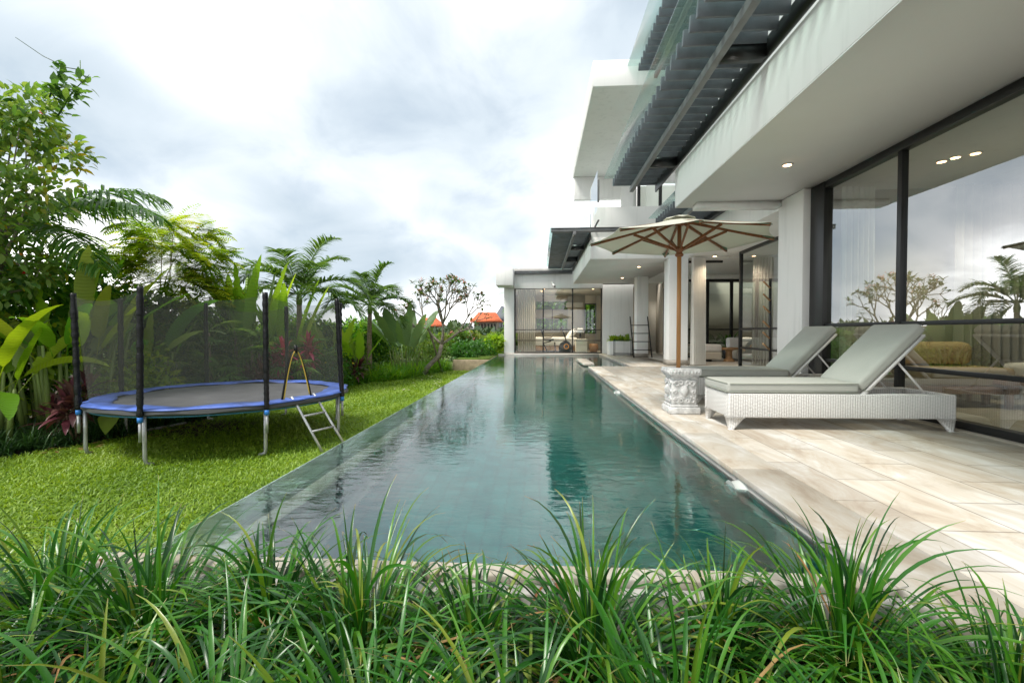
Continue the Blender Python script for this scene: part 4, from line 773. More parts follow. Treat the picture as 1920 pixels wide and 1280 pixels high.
def make_ladder():
    a1, a2 = np.array([-3.26, 5.86, RZ - 0.015]), np.array([-3.13, 6.2, RZ - 0.015]); b1, b2 = np.array([-2.80, 5.70, GZ + 0.005]), np.array([-2.66, 6.06, GZ + 0.005])
    t = thing('ladder', 'small grey metal step ladder leaning on the trampoline rim', 'ladder', tuple((b1 + b2) / 2))
    for a, b_ in ((a1, b1), (a2, b2)):
        m = MB(); d = (a - b_); hook = a + np.array([-0.05, 0.02, 0.05]); m.tube([b_, b_ + d * 0.5, a, hook, hook + np.array([-0.05, 0.02, -0.02])], 0.017, 10); m.build('side_rail', M['galv'], t, smooth=True)
    for s in (0.40, 0.70):
        m = MB(); m.tube([b1 + (a1 - b1) * s, b2 + (a2 - b2) * s], 0.015, 10); m.build('rung', M['galv'], t, smooth=True)
make_ladder()

# ================================================================== far terrace and rooms
def planter():
    t = thing('planter', 'white rendered planter box with leafy green plants by the terrace', 'planter', (3.45, 20.2, 0))
    b = MB(); b.box(2.99, 3.95, 19.8, 19.86, 0.003, 0.6); b.box(2.99, 3.95, 20.5, 20.56, 0.003, 0.6); b.box(2.99, 3.05, 19.86, 20.5, 0.003, 0.6); b.box(3.89, 3.95, 19.86, 20.5, 0.003, 0.6); b.build('box', M['white'], t, bevel=0.006)
    b = MB(); b.box(3.05, 3.89, 19.86, 20.5, 0.4, 0.55); b.build('soil', M['soil'], t)
    b = MB(); n = 150; P = np.stack([RNG.uniform(3.08, 3.86, n), RNG.uniform(19.9, 20.45, n), np.full(n, 0.55)], -1); blades(b, P, sph(RNG.uniform(0, 6.28, n), RNG.uniform(0.5, 1.5, n)), RNG.uniform(0.25, 0.42, n), 0.11, n=4, droop=1.2, fold=0.2, prof='ovate'); b.build('foliage', M['f_ban'], t)
planter()
b = MB()
for x in (3.12, 3.84):
    for y in (19.2, 19.5): b.box(x, x + 0.02, y, y + 0.02, 0.002, 0.66)
for y in (19.2, 19.5):
    b.box(3.14, 3.84, y, y + 0.02, 0.08, 0.10); b.box(3.14, 3.84, y, y + 0.02, 0.64, 0.66)
tag(b.build('towel_stand', M['black']), 'low thin black rod stand in front of the white planter box', 'towel stand')
t = thing('towel_ladder', 'tall black ladder rack leaning on a white pillar', 'ladder rack', (3.95, 17.9, 0))
for x in (3.62, 4.30): b = MB(); b.bar((x, 17.75, 0.01), (x - 0.06, 18.26, 1.6), 0.035, 0.035); b.build('side_rail', M['black'], t)
for z in (0.3, 0.62, 0.94, 1.26): b = MB(); y = 17.75 + 0.51 * z / 1.6; b.bar((3.637 - 0.0375 * z, y, z), (4.283 - 0.0375 * z, y, z), 0.03, 0.03); b.build('rung', M['black'], t)
t = thing('coat_rack', 'black standing pole rack with slanted pale wooden pegs by the glass', 'coat rack', (5.0, 10.2, 0))
b = MB(); b.tube([(5.0, 10.2, 0.03), (4.98, 10.2, 2.15)], 0.028, 10); b.build('pole', M['black'], t)
b = MB(); b.lathe([(0.17, 0.002), (0.17, 0.02), (0.03, 0.035)], (5.0, 10.2, 0), 20); b.build('base', M['black'], t)
for i, z in enumerate((1.95, 1.68, 1.42, 1.1, 0.86, 0.62)): b = MB(); b.tube([(4.97, 10.19, z), (4.80, 10.12, z + 0.13)], 0.02, 8); b.build('peg', M['log'], t)
def curtain(name, x0, x1, y0, y1, z0, z1, mat, label, waves=14, amp=0.05, pinch=0.0):
    b = MB(); dx, dy = x1 - x0, y1 - y0; l = math.hypot(dx, dy); nx, ny = -dy / l, dx / l
    def fn(u, v):
        a = amp * (0.6 + 0.5 * v) * math.sin(u * waves * 6.283 + 0.7 * math.sin(u * 9) + 0.5 * (1 - v)); uu = u
        if pinch: uu = 0.5 + (u - 0.5) * (1 - pinch * math.sin(math.pi * min(1, (v + 0.12)) ** 1.2))
        return (x0 + dx * uu + nx * a, y0 + dy * uu + ny * a, z1 + (z0 - z1) * v)
    b.grid(fn, waves * 10, 8); return tag(b.build(name, mat, smooth=True), label, 'curtain')
curtain('curtain', 4.50, 4.98, 7.12, 7.12, 0.03, 3.16, M['sheer'], 'pale sheer curtain at the far jamb of the big window', 6, 0.04)
curtain('curtain', 6.12, 7.6, 7.12, 7.12, 0.03, 3.16, M['curtain'], 'grey floor length curtain behind the bench in the near room', 12, 0.06)
curtain('curtain', 7.9, 9.3, 7.12, 7.12, 0.03, 3.16, M['curtain'], 'grey curtain in the deepest corner of the near room', 10, 0.06)
curtain('curtain', 4.46, 4.92, 13.7, 13.9, 0.03, 3.18, M['sheer'], 'white curtain hanging beside the pillar behind the parasol pole', 7, 0.06)
curtain('curtain', -1.05, -0.2, 21.75, 21.75, 0.05, 3.0, M['curtain'], 'pale grey curtain at the left of the far bedroom window', 9, 0.05)
# near room furniture
t = thing('sofa', 'ochre cushioned sofa bench seen through the big window', 'sofa', (5.6, 7.0, 0))
soft_box(MB(), 4.98, 6.25, 6.35, 7.0, 0.28, 0.52, 0.05).build('seat', M['yellow'], t, smooth=True); soft_box(MB(), 5.0, 6.1, 6.75, 7.02, 0.53, 0.86, 0.11).build('backrest', M['yellow'], t, smooth=True)
b = MB(); b.box(4.96, 6.27, 6.33, 7.02, 0.18, 0.279)
for x in (5.0, 6.18):
    for y in (6.36, 6.94): b.box(x, x + 0.05, y, y + 0.05, 0.002, 0.18)
b.build('base', M['wood'], t, bevel=0.006)
t = thing('bench', 'warm wooden bench with square legs in front of the grey curtain', 'bench', (6.7, 6.4, 0))
b = MB(); b.box(5.95, 7.4, 6.2, 6.65, 0.31, 0.37); b.build('seat', M['wood'], t, bevel=0.006)
for x in (6.05, 7.25):
    for y in (6.24, 6.55): b = MB(); b.box(x, x + 0.06, y, y + 0.06, 0.002, 0.309); b.build('leg', M['wood'], t)
o = soft_box(MB(), 6.3, 7.1, 6.22, 6.62, 0.372, 0.58, 0.06, 0.02).build('cushion', M['linen'], smooth=True); tag(o, 'white square cushion resting on the wooden bench', 'cushion')
t = thing('armchair', 'pale beige block armchair right behind the big window', 'armchair', (5.0, 4.0, 0))
soft_box(MB(), 4.62, 5.55, 4.25, 4.46, 0.01, 0.84, 0.05).build('backrest', M['cream'], t, smooth=True); soft_box(MB(), 4.63, 5.54, 3.4, 4.25, 0.01, 0.42, 0.05).build('seat', M['cream'], t, smooth=True)
# lounge
t = thing('ottoman', 'white two tier upholstered ottoman on the lounge floor', 'ottoman', (5.65, 15.8, 0))
soft_box(MB(), 5.28, 6.05, 15.5, 16.2, 0.08, 0.33, 0.05).build('base', M['cream'], t, smooth=True); soft_box(MB(), 5.28, 6.05, 15.5, 16.2, 0.332, 0.58, 0.07, 0.01).build('cushion', M['linen'], t, smooth=True)
b = MB(); b.box(5.6, 5.75, 15.6, 16.1, 0.002, 0.079); b.build('foot', M['black'], t)
b = MB(); b.lathe([(0.19, 0.003), (0.17, 0.06), (0.11, 0.12), (0.10, 0.32), (0.13, 0.38), (0.33, 0.41), (0.34, 0.47), (0.32, 0.475)], (6.35, 15.7, 0), 20, 1.0, 0.8); tag(b.build('side_table', M['log'], bevel=0.01), 'pale carved log side table beside the white ottoman', 'side table')
t = thing('lounge_sofa', 'white low sofa right of the log side table', 'sofa', (7.3, 16.2, 0))
soft_box(MB(), 6.7, 8.6, 15.9, 16.8, 0.06, 0.42, 0.06).build('seat', M['cream'], t, smooth=True); soft_box(MB(), 6.7, 8.6, 16.6, 16.9, 0.42, 0.8, 0.08).build('backrest', M['linen'], t, smooth=True)
t = thing('potted_plant', 'dark leafy potted plant behind the lounge glazing', 'potted plant', (7.0, 17.3, 0))
b = MB(); b.lathe([(0.2, 0.002), (0.27, 0.45), (0.25, 0.45), (0.24, 0.4)], (7.0, 17.3, 0), 18); b.build('pot', M['black'], t)
b = MB(); n = 46; blades(b, np.stack([7.0 + RNG.uniform(-.1, .1, n), 17.3 + RNG.uniform(-.1, .1, n), np.full(n, .42)], -1), sph(RNG.uniform(0, 6.28, n), RNG.uniform(.3, 1.4, n)), RNG.uniform(.5, .85, n), .1, n=5, droop=1.5, fold=.2, prof='lance'); b.build('foliage', M['f_bush'], t)
# far bedroom
t = thing('bed', 'low double bed with white linen in the far bedroom', 'bed', (0.8, 23.9, 0))
b = MB(); b.box(-0.25, 1.9, 22.95, 24.9, 0.05, 0.30); b.build('base', M['log'], t, bevel=0.01)
soft_box(MB(), -0.28, 1.88, 22.92, 24.9, 0.302, 0.72, 0.08).build('mattress', M['linen'], t, smooth=True)
for y in (23.35, 24.3):
    mt = Matrix.Translation((1.62, y, 0.86)) @ Matrix.Rotation(R(-52), 4, 'Y'); soft_box(MB(), -0.33, 0.33, -0.4, 0.4, -0.09, 0.09, 0.08, 0.05, M=mt).build('pillow', M['linen'], t, smooth=True)
t = thing('bedside_cabinet', 'cream bedside cabinet by the far bedroom bed', 'cabinet', (2.1, 22.6, 0))
b = MB(); b.box(1.75, 2.30, 22.2, 22.8, 0.003, 0.66); b.build('body', M['cream'], t, bevel=0.01); b = MB(); b.box(1.78, 2.27, 22.185, 22.2, 0.36, 0.62); b.build('drawer', M['cream'], t, bevel=0.005)
t = thing('table_lamp', 'bedside table lamp with black foot and white shade', 'table lamp', (1.98, 22.5, 0.662))
b = MB(); b.lathe([(0.08, 0.002), (0.07, 0.02), (0.03, 0.05), (0.06, 0.16), (0.03, 0.3)], (1.98, 22.5, 0.662), 14); b.build('base', M['black'], t, smooth=True)
b = MB(); b.lathe([(0.19, 0.29), (0.13, 0.52)], (1.98, 22.5, 0.662), 18); b.build('lamp_shade', M['linen'], t)
b = MB(); b.lathe([(0.16, 0.002), (0.24, 0.2), (0.2, 0.42), (0.19, 0.42), (0.2, 0.3)], (2.62, 22.4, 0), 16); tag(b.build('basket', M['wood']), 'brown woven basket on the far bedroom floor', 'basket')
b = MB(); b.box(1.5, 2.45, 26.17, 26.385, 2.40, 2.68); tag(b.build('air_conditioner', M['trim'], bevel=0.03), 'white wall air conditioner high on the bedroom rear wall', 'air conditioner')
def bike():
    y = 22.0; t = thing('exercise_bike', 'black recumbent exercise bike behind the far bedroom window', 'exercise bike', (0.8, y, 0))
    b = MB(); b.tube([(0.2, y, 0.06), (1.5, y, 0.06)], 0.035, 8); b.tube([(0.62, y - .25, 0.03), (0.62, y + .25, 0.03)], 0.03, 8); b.tube([(1.45, y - .25, 0.03), (1.45, y + .25, 0.03)], 0.03, 8); b.tube([(0.35, y, 0.07), (0.18, y, 0.45), (0.55, y, 0.56)], 0.03, 8); b.tube([(0.75, y, 0.07), (0.72, y, 0.5)], 0.03, 8); b.build('frame', M['plastic'], t)
    b = MB(); v = [(0.92, 0.05), (1.5, 0.05), (1.56, 0.3), (1.42, 0.52), (1.2, 0.6), (1.0, 0.46), (0.9, 0.25)]
    b.add([(x, y - .1, z) for x, z in v] + [(x, y + .1, z) for x, z in v], [tuple(range(7)), tuple(range(13, 6, -1))] + [(i, 7 + i, 7 + (i + 1) % 7, (i + 1) % 7) for i in range(7)]); hs = b.build('flywheel_housing', M['plastic'], t, bevel=0.03)
    b = MB(); b.tube([(1.27 + 0.11 * math.cos(q), y - .11, 0.3 + 0.11 * math.sin(q)) for q in np.linspace(0, 6.283, 24)], 0.022, 6, cap=False); b.build('crank_disc', M['orange'], hs)
    b = MB(); b.tube([(1.28, y, 0.55), (1.08, y, 1.12)], 0.03, 8); b.tube([(1.1, y - .2, 1.05), (1.1, y + .2, 1.05)], 0.018, 8); b.build('column', M['plastic'], t)
    b = MB(); b.obox((1.05, y, 1.18), (.1, 0, .05), (0, .13, 0), (-.02, 0, .04)); b.build('console', M['plastic'], t, bevel=0.01)
    mt = Matrix.Translation((0.42, y, 0.62)); soft_box(MB(), -.22, .25, -.2, .2, -.04, .05, .04, M=mt).build('seat', M['plastic'], t, smooth=True)
    mt = Matrix.Translation((0.13, y, 0.9)) @ Matrix.Rotation(R(-18), 4, 'Y'); soft_box(MB(), -.03, .03, -.2, .2, -.24, .24, .03, M=mt).build('backrest', M['plastic'], t, smooth=True)
    b = MB(); b.tube([(0.15, y - .22, .7), (0.55, y - .24, .72), (0.65, y - .24, .85)], 0.018, 8); b.tube([(0.15, y + .22, .7), (0.55, y + .24, .72), (0.65, y + .24, .85)], 0.018, 8); b.build('handle', M['plastic'], t)
bike()
t = thing('security_camera', 'small dark security camera under the far wing roof', 'security camera', (0.62, 21.2, 3.2))
b = MB(); b.lathe([(0.06, 0), (0.06, 0.05)], (0.58, 21.27, 3.25), 12); b.build('mount', M['trim'], t)
b = MB(); b.tube([(0.60, 21.27, 3.22), (0.68, 21.12, 3.10)], 0.05, 10); b.build('body', M['trim'], t); b = MB(); b.tube([(0.68, 21.119, 3.099), (0.69, 21.10, 3.085)], 0.04, 10); b.build('lens', M['black'], t)

# ================================================================== plants
def frond_curve(p, az, el, L, droop, n=14):
    pts = [np.array(p, float)]; d = np.array([math.cos(az) * math.cos(el), math.sin(az) * math.cos(el), math.sin(el)])
    for k in range(n):
        pts.append(pts[-1] + d * L / n); d = d + np.array([0, 0, -1.0]) * droop / n * (0.3 + 1.4 * k / n); d /= np.linalg.norm(d)
    return np.array(pts)
def frond(name, mat, parent, p, az, el, L, droop, leaf_len, leaf_w, nl=34, bare=0.18, r0=0.018, up=0.35, swept=0.7, ldroop=0.9, rng=RNG):
    pts = frond_curve(p, az, el, L, droop); m = len(pts) - 1; b = MB(); b.tube(pts, np.linspace(r0, 0.003, m + 1), 6, rnd=0.9)
    t = np.linspace(bare, 0.985, nl); i = np.minimum((t * m).astype(int), m - 1); f = t * m - i
    P = pts[i] * (1 - f[:, None]) + pts[i + 1] * f[:, None]; T = norm(pts[i + 1] - pts[i])
    S = norm(np.cross(T, np.array([0, 0, 1.0]))); U = np.cross(S, T); ll = leaf_len * (np.sin(np.pi * np.clip((t - bare) / (1 - bare) * 0.86 + 0.12, 0, 1)) ** 0.7 * 0.9 + 0.12)
    for s in (-1, 1):
        sw = swept * (0.5 + 0.8 * t)
        D = S * s + T * sw[:, None] + U * (up + rng.uniform(-0.18, 0.18, nl))[:, None] + rng.normal(0, 0.07, (nl, 3))
        blades(b, P, D, ll * rng.uniform(0.88, 1.08, nl), leaf_w, n=4, droop=ldroop * rng.uniform(0.6, 1.3, nl), prof='leaflet', roll=rng.uniform(-0.5, 0.5, nl), rnd=np.clip(rng.normal(0.5, 0.22, nl), 0, 1), fold=0.25)
    return b.build(name, mat, parent)
def palm(label, x, y, zc, fronds, L, leaf_len, mat='f_palm', r=0.075, leanx=0.0, seed=1, az_list=None, group='palms in the planting bed', shaft=True, leaf_w=0.05, nl=62, up=0.5, ldroop=0.9):
    rng = np.random.default_rng(seed); t = thing('palm_tree', label, 'palm', (x, y, GZ), group)
    pts = [(x + leanx * s * s, y, GZ - 0.02 + (zc - GZ) * s) for s in np.linspace(0, 1, 10)]
    b = MB(); b.tube(pts, np.linspace(r * 1.35, r * 0.85, 10), 12); b.build('trunk', M['palmbark'], t, smooth=True)
    c = np.array([x + leanx, y, zc])
    if shaft: b = MB(); b.tube([c + (0, 0, -0.02), c + (0, 0, 0.12), c + (0, 0, 0.34)], [r * 0.95, r * 1.1, r * 0.5], 12); b.build('crownshaft', M['shaft'], t, smooth=True); c = c + np.array([0, 0, 0.26])
    for k in range(fronds):
        if az_list: az, el, Lf, dr = az_list[k]
        else:
            az = k * 2.399 + rng.uniform(-0.25, 0.25); el = 1.30 - 1.15 * (k / (fronds - 1)) ** 0.8 + rng.uniform(-0.08, 0.08); Lf = L * rng.uniform(0.85, 1.08); dr = rng.uniform(1.7, 2.4)
        frond('frond', M[mat], t, c + np.array([math.cos(az), math.sin(az), 0]) * 0.03, az, el, Lf, dr, leaf_len, leaf_w, nl=nl, rng=rng, up=up, ldroop=ldroop)
    return t
palm('slender arching palm rising behind the trampoline net', -6.52, 12.0, 1.75, 15, 1.95, 0.50, seed=3)
palm('shorter palm between the trampoline and the frangipani, with a bare trunk', -5.55, 14.5, 1.6, 14, 1.75, 0.48, seed=8, leanx=0.04)
palm('large leaning palm at the left edge with long drooping fronds', -9.0, 7.0, 2.3, 8, 2.0, 0.72, 'f_palmdark', seed=5, r=0.09, leanx=0.1, leaf_w=0.055, nl=64, up=0.1, ldroop=1.4, az_list=[(0.05, 0.50, 2.9, 1.3), (-0.25, 0.20, 2.7, 1.5), (0.3, 0.70, 2.6, 1.3), (1.2, 0.9, 1.9, 1.6), (2.2, 0.7, 1.8, 1.9), (-1.0, 0.55, 1.7, 1.9), (-2.0, 0.8, 1.8, 1.9), (3.6, 0.5, 1.8, 1.9)])
# paddle leaved plants: each leaf a mesh
def paddle(label, x, y, n, Lr, W_, mat, seed, name='banana_plant', cat='banana plant', group=None, z=GZ, el=(0.9, 1.5), spread=0.25, droop=(0.3, 1.3), azr=(0, 6.28), stems=True, stem_h=0.7):
    rng = np.random.default_rng(seed); t = thing(name, label, cat, (x, y, z), group)
    if stems:
        b = MB()
        for k in range(max(3, n)):
            a = rng.uniform(0, 6.28); r_ = spread * rng.random() ** 0.5; h = stem_h * rng.uniform(0.7, 1.2); b.tube([(x + r_ * math.cos(a), y + r_ * math.sin(a), z - 0.02), (x + 1.1 * r_ * math.cos(a), y + 1.1 * r_ * math.sin(a), z + h * .5), (x + 1.3 * r_ * math.cos(a), y + 1.3 * r_ * math.sin(a), z + h)], [0.035, 0.03, 0.018], 8, rnd=rng.random())
        b.build('stem', M['stemgreen'], t, smooth=True)
    for k in range(n):
        a = azr[0] + (azr[1] - azr[0]) * (k + rng.random()) / n; e = rng.uniform(*el); L = rng.uniform(*Lr); r_ = spread * rng.random() ** 0.5; b = MB(); pz = z + stem_h * rng.uniform(0.75, 1.0) * (1 if stems else 0)
        blades(b, [(x + r_ * math.cos(a), y + r_ * math.sin(a), pz)], sph(a, e), L, W_ * rng.uniform(0.85, 1.15), n=26, tear=rng.choice([0.1, 0.25, 0.6]), droop=rng.uniform(*droop), fold=rng.uniform(0.15, 0.5), prof='paddle', roll=rng.uniform(-0.7, 0.7), rnd=rng.random(), rng=rng, wave=0.35); b.build('leaf', M[mat], t, smooth=True)
    return t
paddle('tall glowing green paddle leaved clump behind the trampoline', -6.95, 10.4, 16, (1.9, 2.7), 0.32, 'f_ban', 21, group='paddle leaved plants', el=(1.15, 1.52), spread=0.6, droop=(0.05, 0.5), stem_h=1.0)
paddle('upright bright banana clump left of the slender palm', -6.3, 10.9, 8, (1.7, 2.3), 0.28, 'f_ban', 22, group='paddle leaved plants', el=(0.95, 1.4), spread=0.35, droop=(0.1, 0.6), stem_h=0.8)
paddle('broad leaved clump with orange edged leaves right of the slender palm', -6.0, 12.6, 6, (1.2, 1.7), 0.26, 'f_ban', 23, group='paddle leaved plants', el=(0.9, 1.45), spread=0.4, droop=(0.1, 0.7), stem_h=0.7)
paddle('grey green travellers palm left of the frangipani tree', -4.85, 16.0, 12, (1.6, 2.2), 0.48, 'f_bangrey', 24, group='paddle leaved plants', el=(0.75, 1.45), spread=0.5, droop=(0.2, 0.8), stem_h=0.8)
paddle('pale leaved banana clump right beside the trampoline pole', -5.5, 13.1, 7, (1.0, 1.5), 0.28, 'f_ban', 25, group='paddle leaved plants', el=(0.8, 1.45), spread=0.35, droop=(0.2, 0.9), stem_h=0.6)
paddle('dense green heliconia clump with many stems at the left edge', -7.3, 6.6, 26, (1.1, 1.8), 0.24, 'f_helic', 26, 'heliconia', 'heliconia', 'heliconias at the left edge', el=(0.7, 1.45), spread=0.6, droop=(0.4, 1.6), stem_h=1.35)
paddle('nearer heliconia with broad leaves reaching over the lawn edge', -7.35, 5.55, 15, (0.9, 1.5), 0.26, 'f_helic', 27, 'heliconia', 'heliconia', 'heliconias at the left edge', el=(0.3, 1.4), spread=0.35, droop=(0.5, 1.6), stem_h=0.9)
paddle('heliconia tucked between the left palm and the trampoline', -7.6, 8.2, 18, (1.1, 1.7), 0.24, 'f_helic', 28, 'heliconia', 'heliconia', 'heliconias at the left edge', el=(0.8, 1.45), spread=0.5, droop=(0.3, 1.4), stem_h=1.0)
# heart shaped taro leaf under the trampoline
t = thing('taro', 'single pale heart shaped taro leaf beside the trampoline legs', 'taro', (-6.25, 6.35, GZ))
b = MB(); b.tube([(-6.35, 6.5, GZ), (-6.28, 6.38, -0.4), (-6.18, 6.2, -0.22)], 0.008, 6); b.build('stem', M['stemgreen'], t)
b = MB(); blades(b, [(-6.17, 6.17, -0.20)], [(0.25, -0.55, -0.75)], 0.30, 0.25, n=10, droop=0.3, fold=0.25, prof='heart', rnd=0.85); b.build('leaf', M['f_ban'], t, smooth=True)
# branching trees
def branch_tree(rng, p, d, L, r, depth, tubes, tips, spread=0.55, ratio=0.75, kids=(2, 3), up=0.15):
    n = 4; pts = [np.array(p, float)]; d = np.array(d, float)
    for k in range(n): d = norm(d + rng.normal(0, 0.10, 3) + np.array([0, 0, up * 0.3])); pts.append(pts[-1] + d * L / n)
    tubes.append((pts, np.linspace(r, r * 0.72, n + 1)))
    if depth == 0: tips.append((pts[-1], d)); return
    k = rng.integers(kids[0], kids[1] + 1); a0 = rng.uniform(0, 6.28)
    s = np.cross(d, [0.3, 0.5, 0.8]); s = norm(s); u = np.cross(s, d)
    for i in range(k):
        a = a0 + i * 2 * math.pi / k + rng.uniform(-0.4, 0.4); sp = spread * rng.uniform(0.7, 1.3)
        nd = norm(d + sp * (math.cos(a) * s + math.sin(a) * u) + np.array([0, 0, up])); branch_tree(rng, pts[-1], nd, L * ratio * rng.uniform(0.8, 1.2), r * 0.68, depth - 1, tubes, tips, spread, ratio, kids, up)
def frangipani():
    rng = np.random.default_rng(31); t = thing('frangipani_tree', 'frangipani tree with bare forked branches and pink flowers', 'tree', (-4.1, 16.0, GZ))
    tubes, tips = [], []
    pts = [np.array(q) for q in ((-4.15, 15.9, GZ), (-3.98, 16.0, -0.25), (-3.6, 16.1, 0.15), (-3.5, 16.1, 0.55))]; tr = MB(); tr.tube(pts, [0.11, 0.085, 0.075, 0.07], 10)
    for d in ((-0.75, 0.1, 0.6), (0.75, -0.1, 0.55), (0.05, 0.3, 1.0), (0.1, -0.5, 0.8)):
        branch_tree(rng, pts[-1], norm(np.array(d)), 0.80, 0.05, 4, tubes, tips, 0.62, 0.74, (2, 3), 0.10)
    tr.build('trunk', M['greybark'], t, smooth=True); b = MB()
    for p, r in tubes: b.tube(p, r, 7)
    b.build('branches', M['greybark'], t, smooth=True)
    b = MB(); fl = MB()
    for p, d in tips:
        if rng.random() < 0.22: continue
        n = int(rng.integers(5, 10)); a = rng.uniform(0, 6.28, n); blades(b, np.tile(p, (n, 1)), sph(a, rng.uniform(0.0, 1.1, n)), rng.uniform(0.13, 0.24, n), 0.065, n=4, droop=0.8, fold=0.2, prof='lance', rnd=rng.random(n))
        if rng.random() < 0.22:
            n = 14; blades(fl, np.tile(p + np.array([0, 0, 0.05]), (n, 1)) + rng.normal(0, 0.04, (n, 3)), sph(rng.uniform(0, 6.28, n), rng.uniform(0.1, 1.4, n)), 0.06, 0.045, n=2, droop=0.4, prof='ovate')
    b.build('foliage', M['f_frang'], t); fl.build('flowers', M['pinkfl'], t)
frangipani()
b = MB(); b.tube([(-3.72, 17.2, GZ), (-3.9, 16.6, 0.5), (-3.98, 16.2, 1.05)], 0.035, 8); tag(b.build('stake', M['stakewood'], smooth=True), 'slanted wooden stake propping the frangipani tree', 'stake')
def clump_tree(name, label, cat, x, y, z, cx, cy, cz, rx, ry, rz, nb, per, mat, bark, seed, leaf_l, leaf_w, prof='ovate', extra=None, group=None, clumps=40, cr=0.28, r=0.06):
    rng = np.random.default_rng(seed); t = thing(name, label, cat, (x, y, z), group); b = MB()
    top = np.array([cx, cy, cz - rz * 0.6]); base = np.array([x, y, z - 0.02]); b.tube([base + (top - base) * s + rng.normal(0, 0.03, 3) * (0 < s < 1) for s in np.linspace(0, 1, 7)], np.linspace(r, r * 0.6, 7), 9)
    C_ = []
    for k in range(clumps):
        while True:
            q = rng.uniform(-1, 1, 3)
            if 0.35 < np.linalg.norm(q) < 1: break
        c = np.array([cx, cy, cz]) + q * (rx, ry, rz); C_.append(c)
        if k < nb:
            st = base + (top - base) * rng.uniform(0.6, 1.0); mid = (st + c) / 2 + rng.normal(0, 0.1, 3) + (0, 0, -0.05); b.tube([st, mid, c], [r * 0.4, r * 0.25, 0.006], 6)
    b.build('trunk', M[bark], t, smooth=True)
    f = MB(); C_ = np.array(C_); n = clumps * per; ci = np.repeat(np.arange(clumps), per); off = rng.normal(0, 1, (n, 3)); off = off / np.maximum(1, np.linalg.norm(off, axis=1, keepdims=True) / 1.3)
    P = C_[ci] + off * cr * rng.uniform(0.6, 1.3, clumps)[ci][:, None] * np.array([1, 1, 0.75]); D = norm(off + rng.normal(0, 0.6, (n, 3)) + np.array([0, 0, 0.15]))
    blades(f, P, D, leaf_l * rng.uniform(0.6, 1.25, n), leaf_w * rng.uniform(0.7, 1.2, n), n=3, droop=0.9, fold=0.2, prof=prof, roll=rng.uniform(-0.8, 0.8, n), rnd=np.clip(rng.random(n) * 0.6 + rng.random(clumps)[ci] * 0.4, 0, 1), rng=rng)
    f.build('crown', M[mat], t)
    if extra:
        for nm, mt, k, ll in extra:
            e = MB(); ii = rng.integers(0, clumps, k)
            for i in ii: p = C_[i] + rng.normal(0, cr * 0.6, 3); blades(e, np.tile(p, (8, 1)), sph(np.arange(8) * 0.785, rng.uniform(0, 1.2, 8)), ll, ll * 0.6, n=2, droop=0.4, prof='ovate', rng=rng)
            e.build(nm, M[mt], t)
    return t
lt = clump_tree('leafy_tree', 'tall mixed leaf tree with orange blooms in the top left corner', 'tree', -8.2, 6.0, GZ, -7.6, 5.9, 3.05, 0.85, 1.0, 1.55, 26, 58, 'f_tree', 'greybark', 41, 0.15, 0.072, extra=[('orange_bloom', 'orangefl', 5, 0.05), ('red_bloom', 'red', 3, 0.05)], clumps=66, cr=0.26)
rng_ = np.random.default_rng(2)
b = MB()
for (x0, y0, z0, x1, y1, z1) in ((-6.7, 6.0, 4.0, -6.22, 6.0, 4.55), (-6.75, 5.9, 4.3, -6.25, 5.9, 4.25), (-6.7, 5.9, 4.2, -6.5, 5.9, 4.6)):
    p0, p1 = np.array([x0, y0, z0]), np.array([x1, y1, z1]); b.tube([p0, (p0 + p1) / 2 + (0, 0, 0.06), p1], [0.012, 0.008, 0.003], 5, rnd=0.2)
    s = rng_.random(34)[:, None]; P = p0 + (p1 - p0) * s + rng_.normal(0, 0.05, (34, 3)); blades(b, P, norm((p1 - p0) + rng_.normal(0, 0.5, (34, 3))), rng_.uniform(0.1, 0.17, 34), 0.075, n=3, droop=0.8, fold=0.2, prof='ovate', rng=rng_, rnd=rng_.random(34) * 0.5)
b.tube([(-6.35, 6.0, 4.62), (-6.55, 6.0, 4.66), (-6.9, 6.0, 4.83), (-7.3, 6.0, 5.1)], [0.006, 0.006, 0.005, 0.004], 5, rnd=0.0)
b.tube([(-6.35, 6.0, 4.45), (-6.35, 6.0, 4.75)], 0.005, 5)
b.build('long_branch', M['f_tree'], lt)
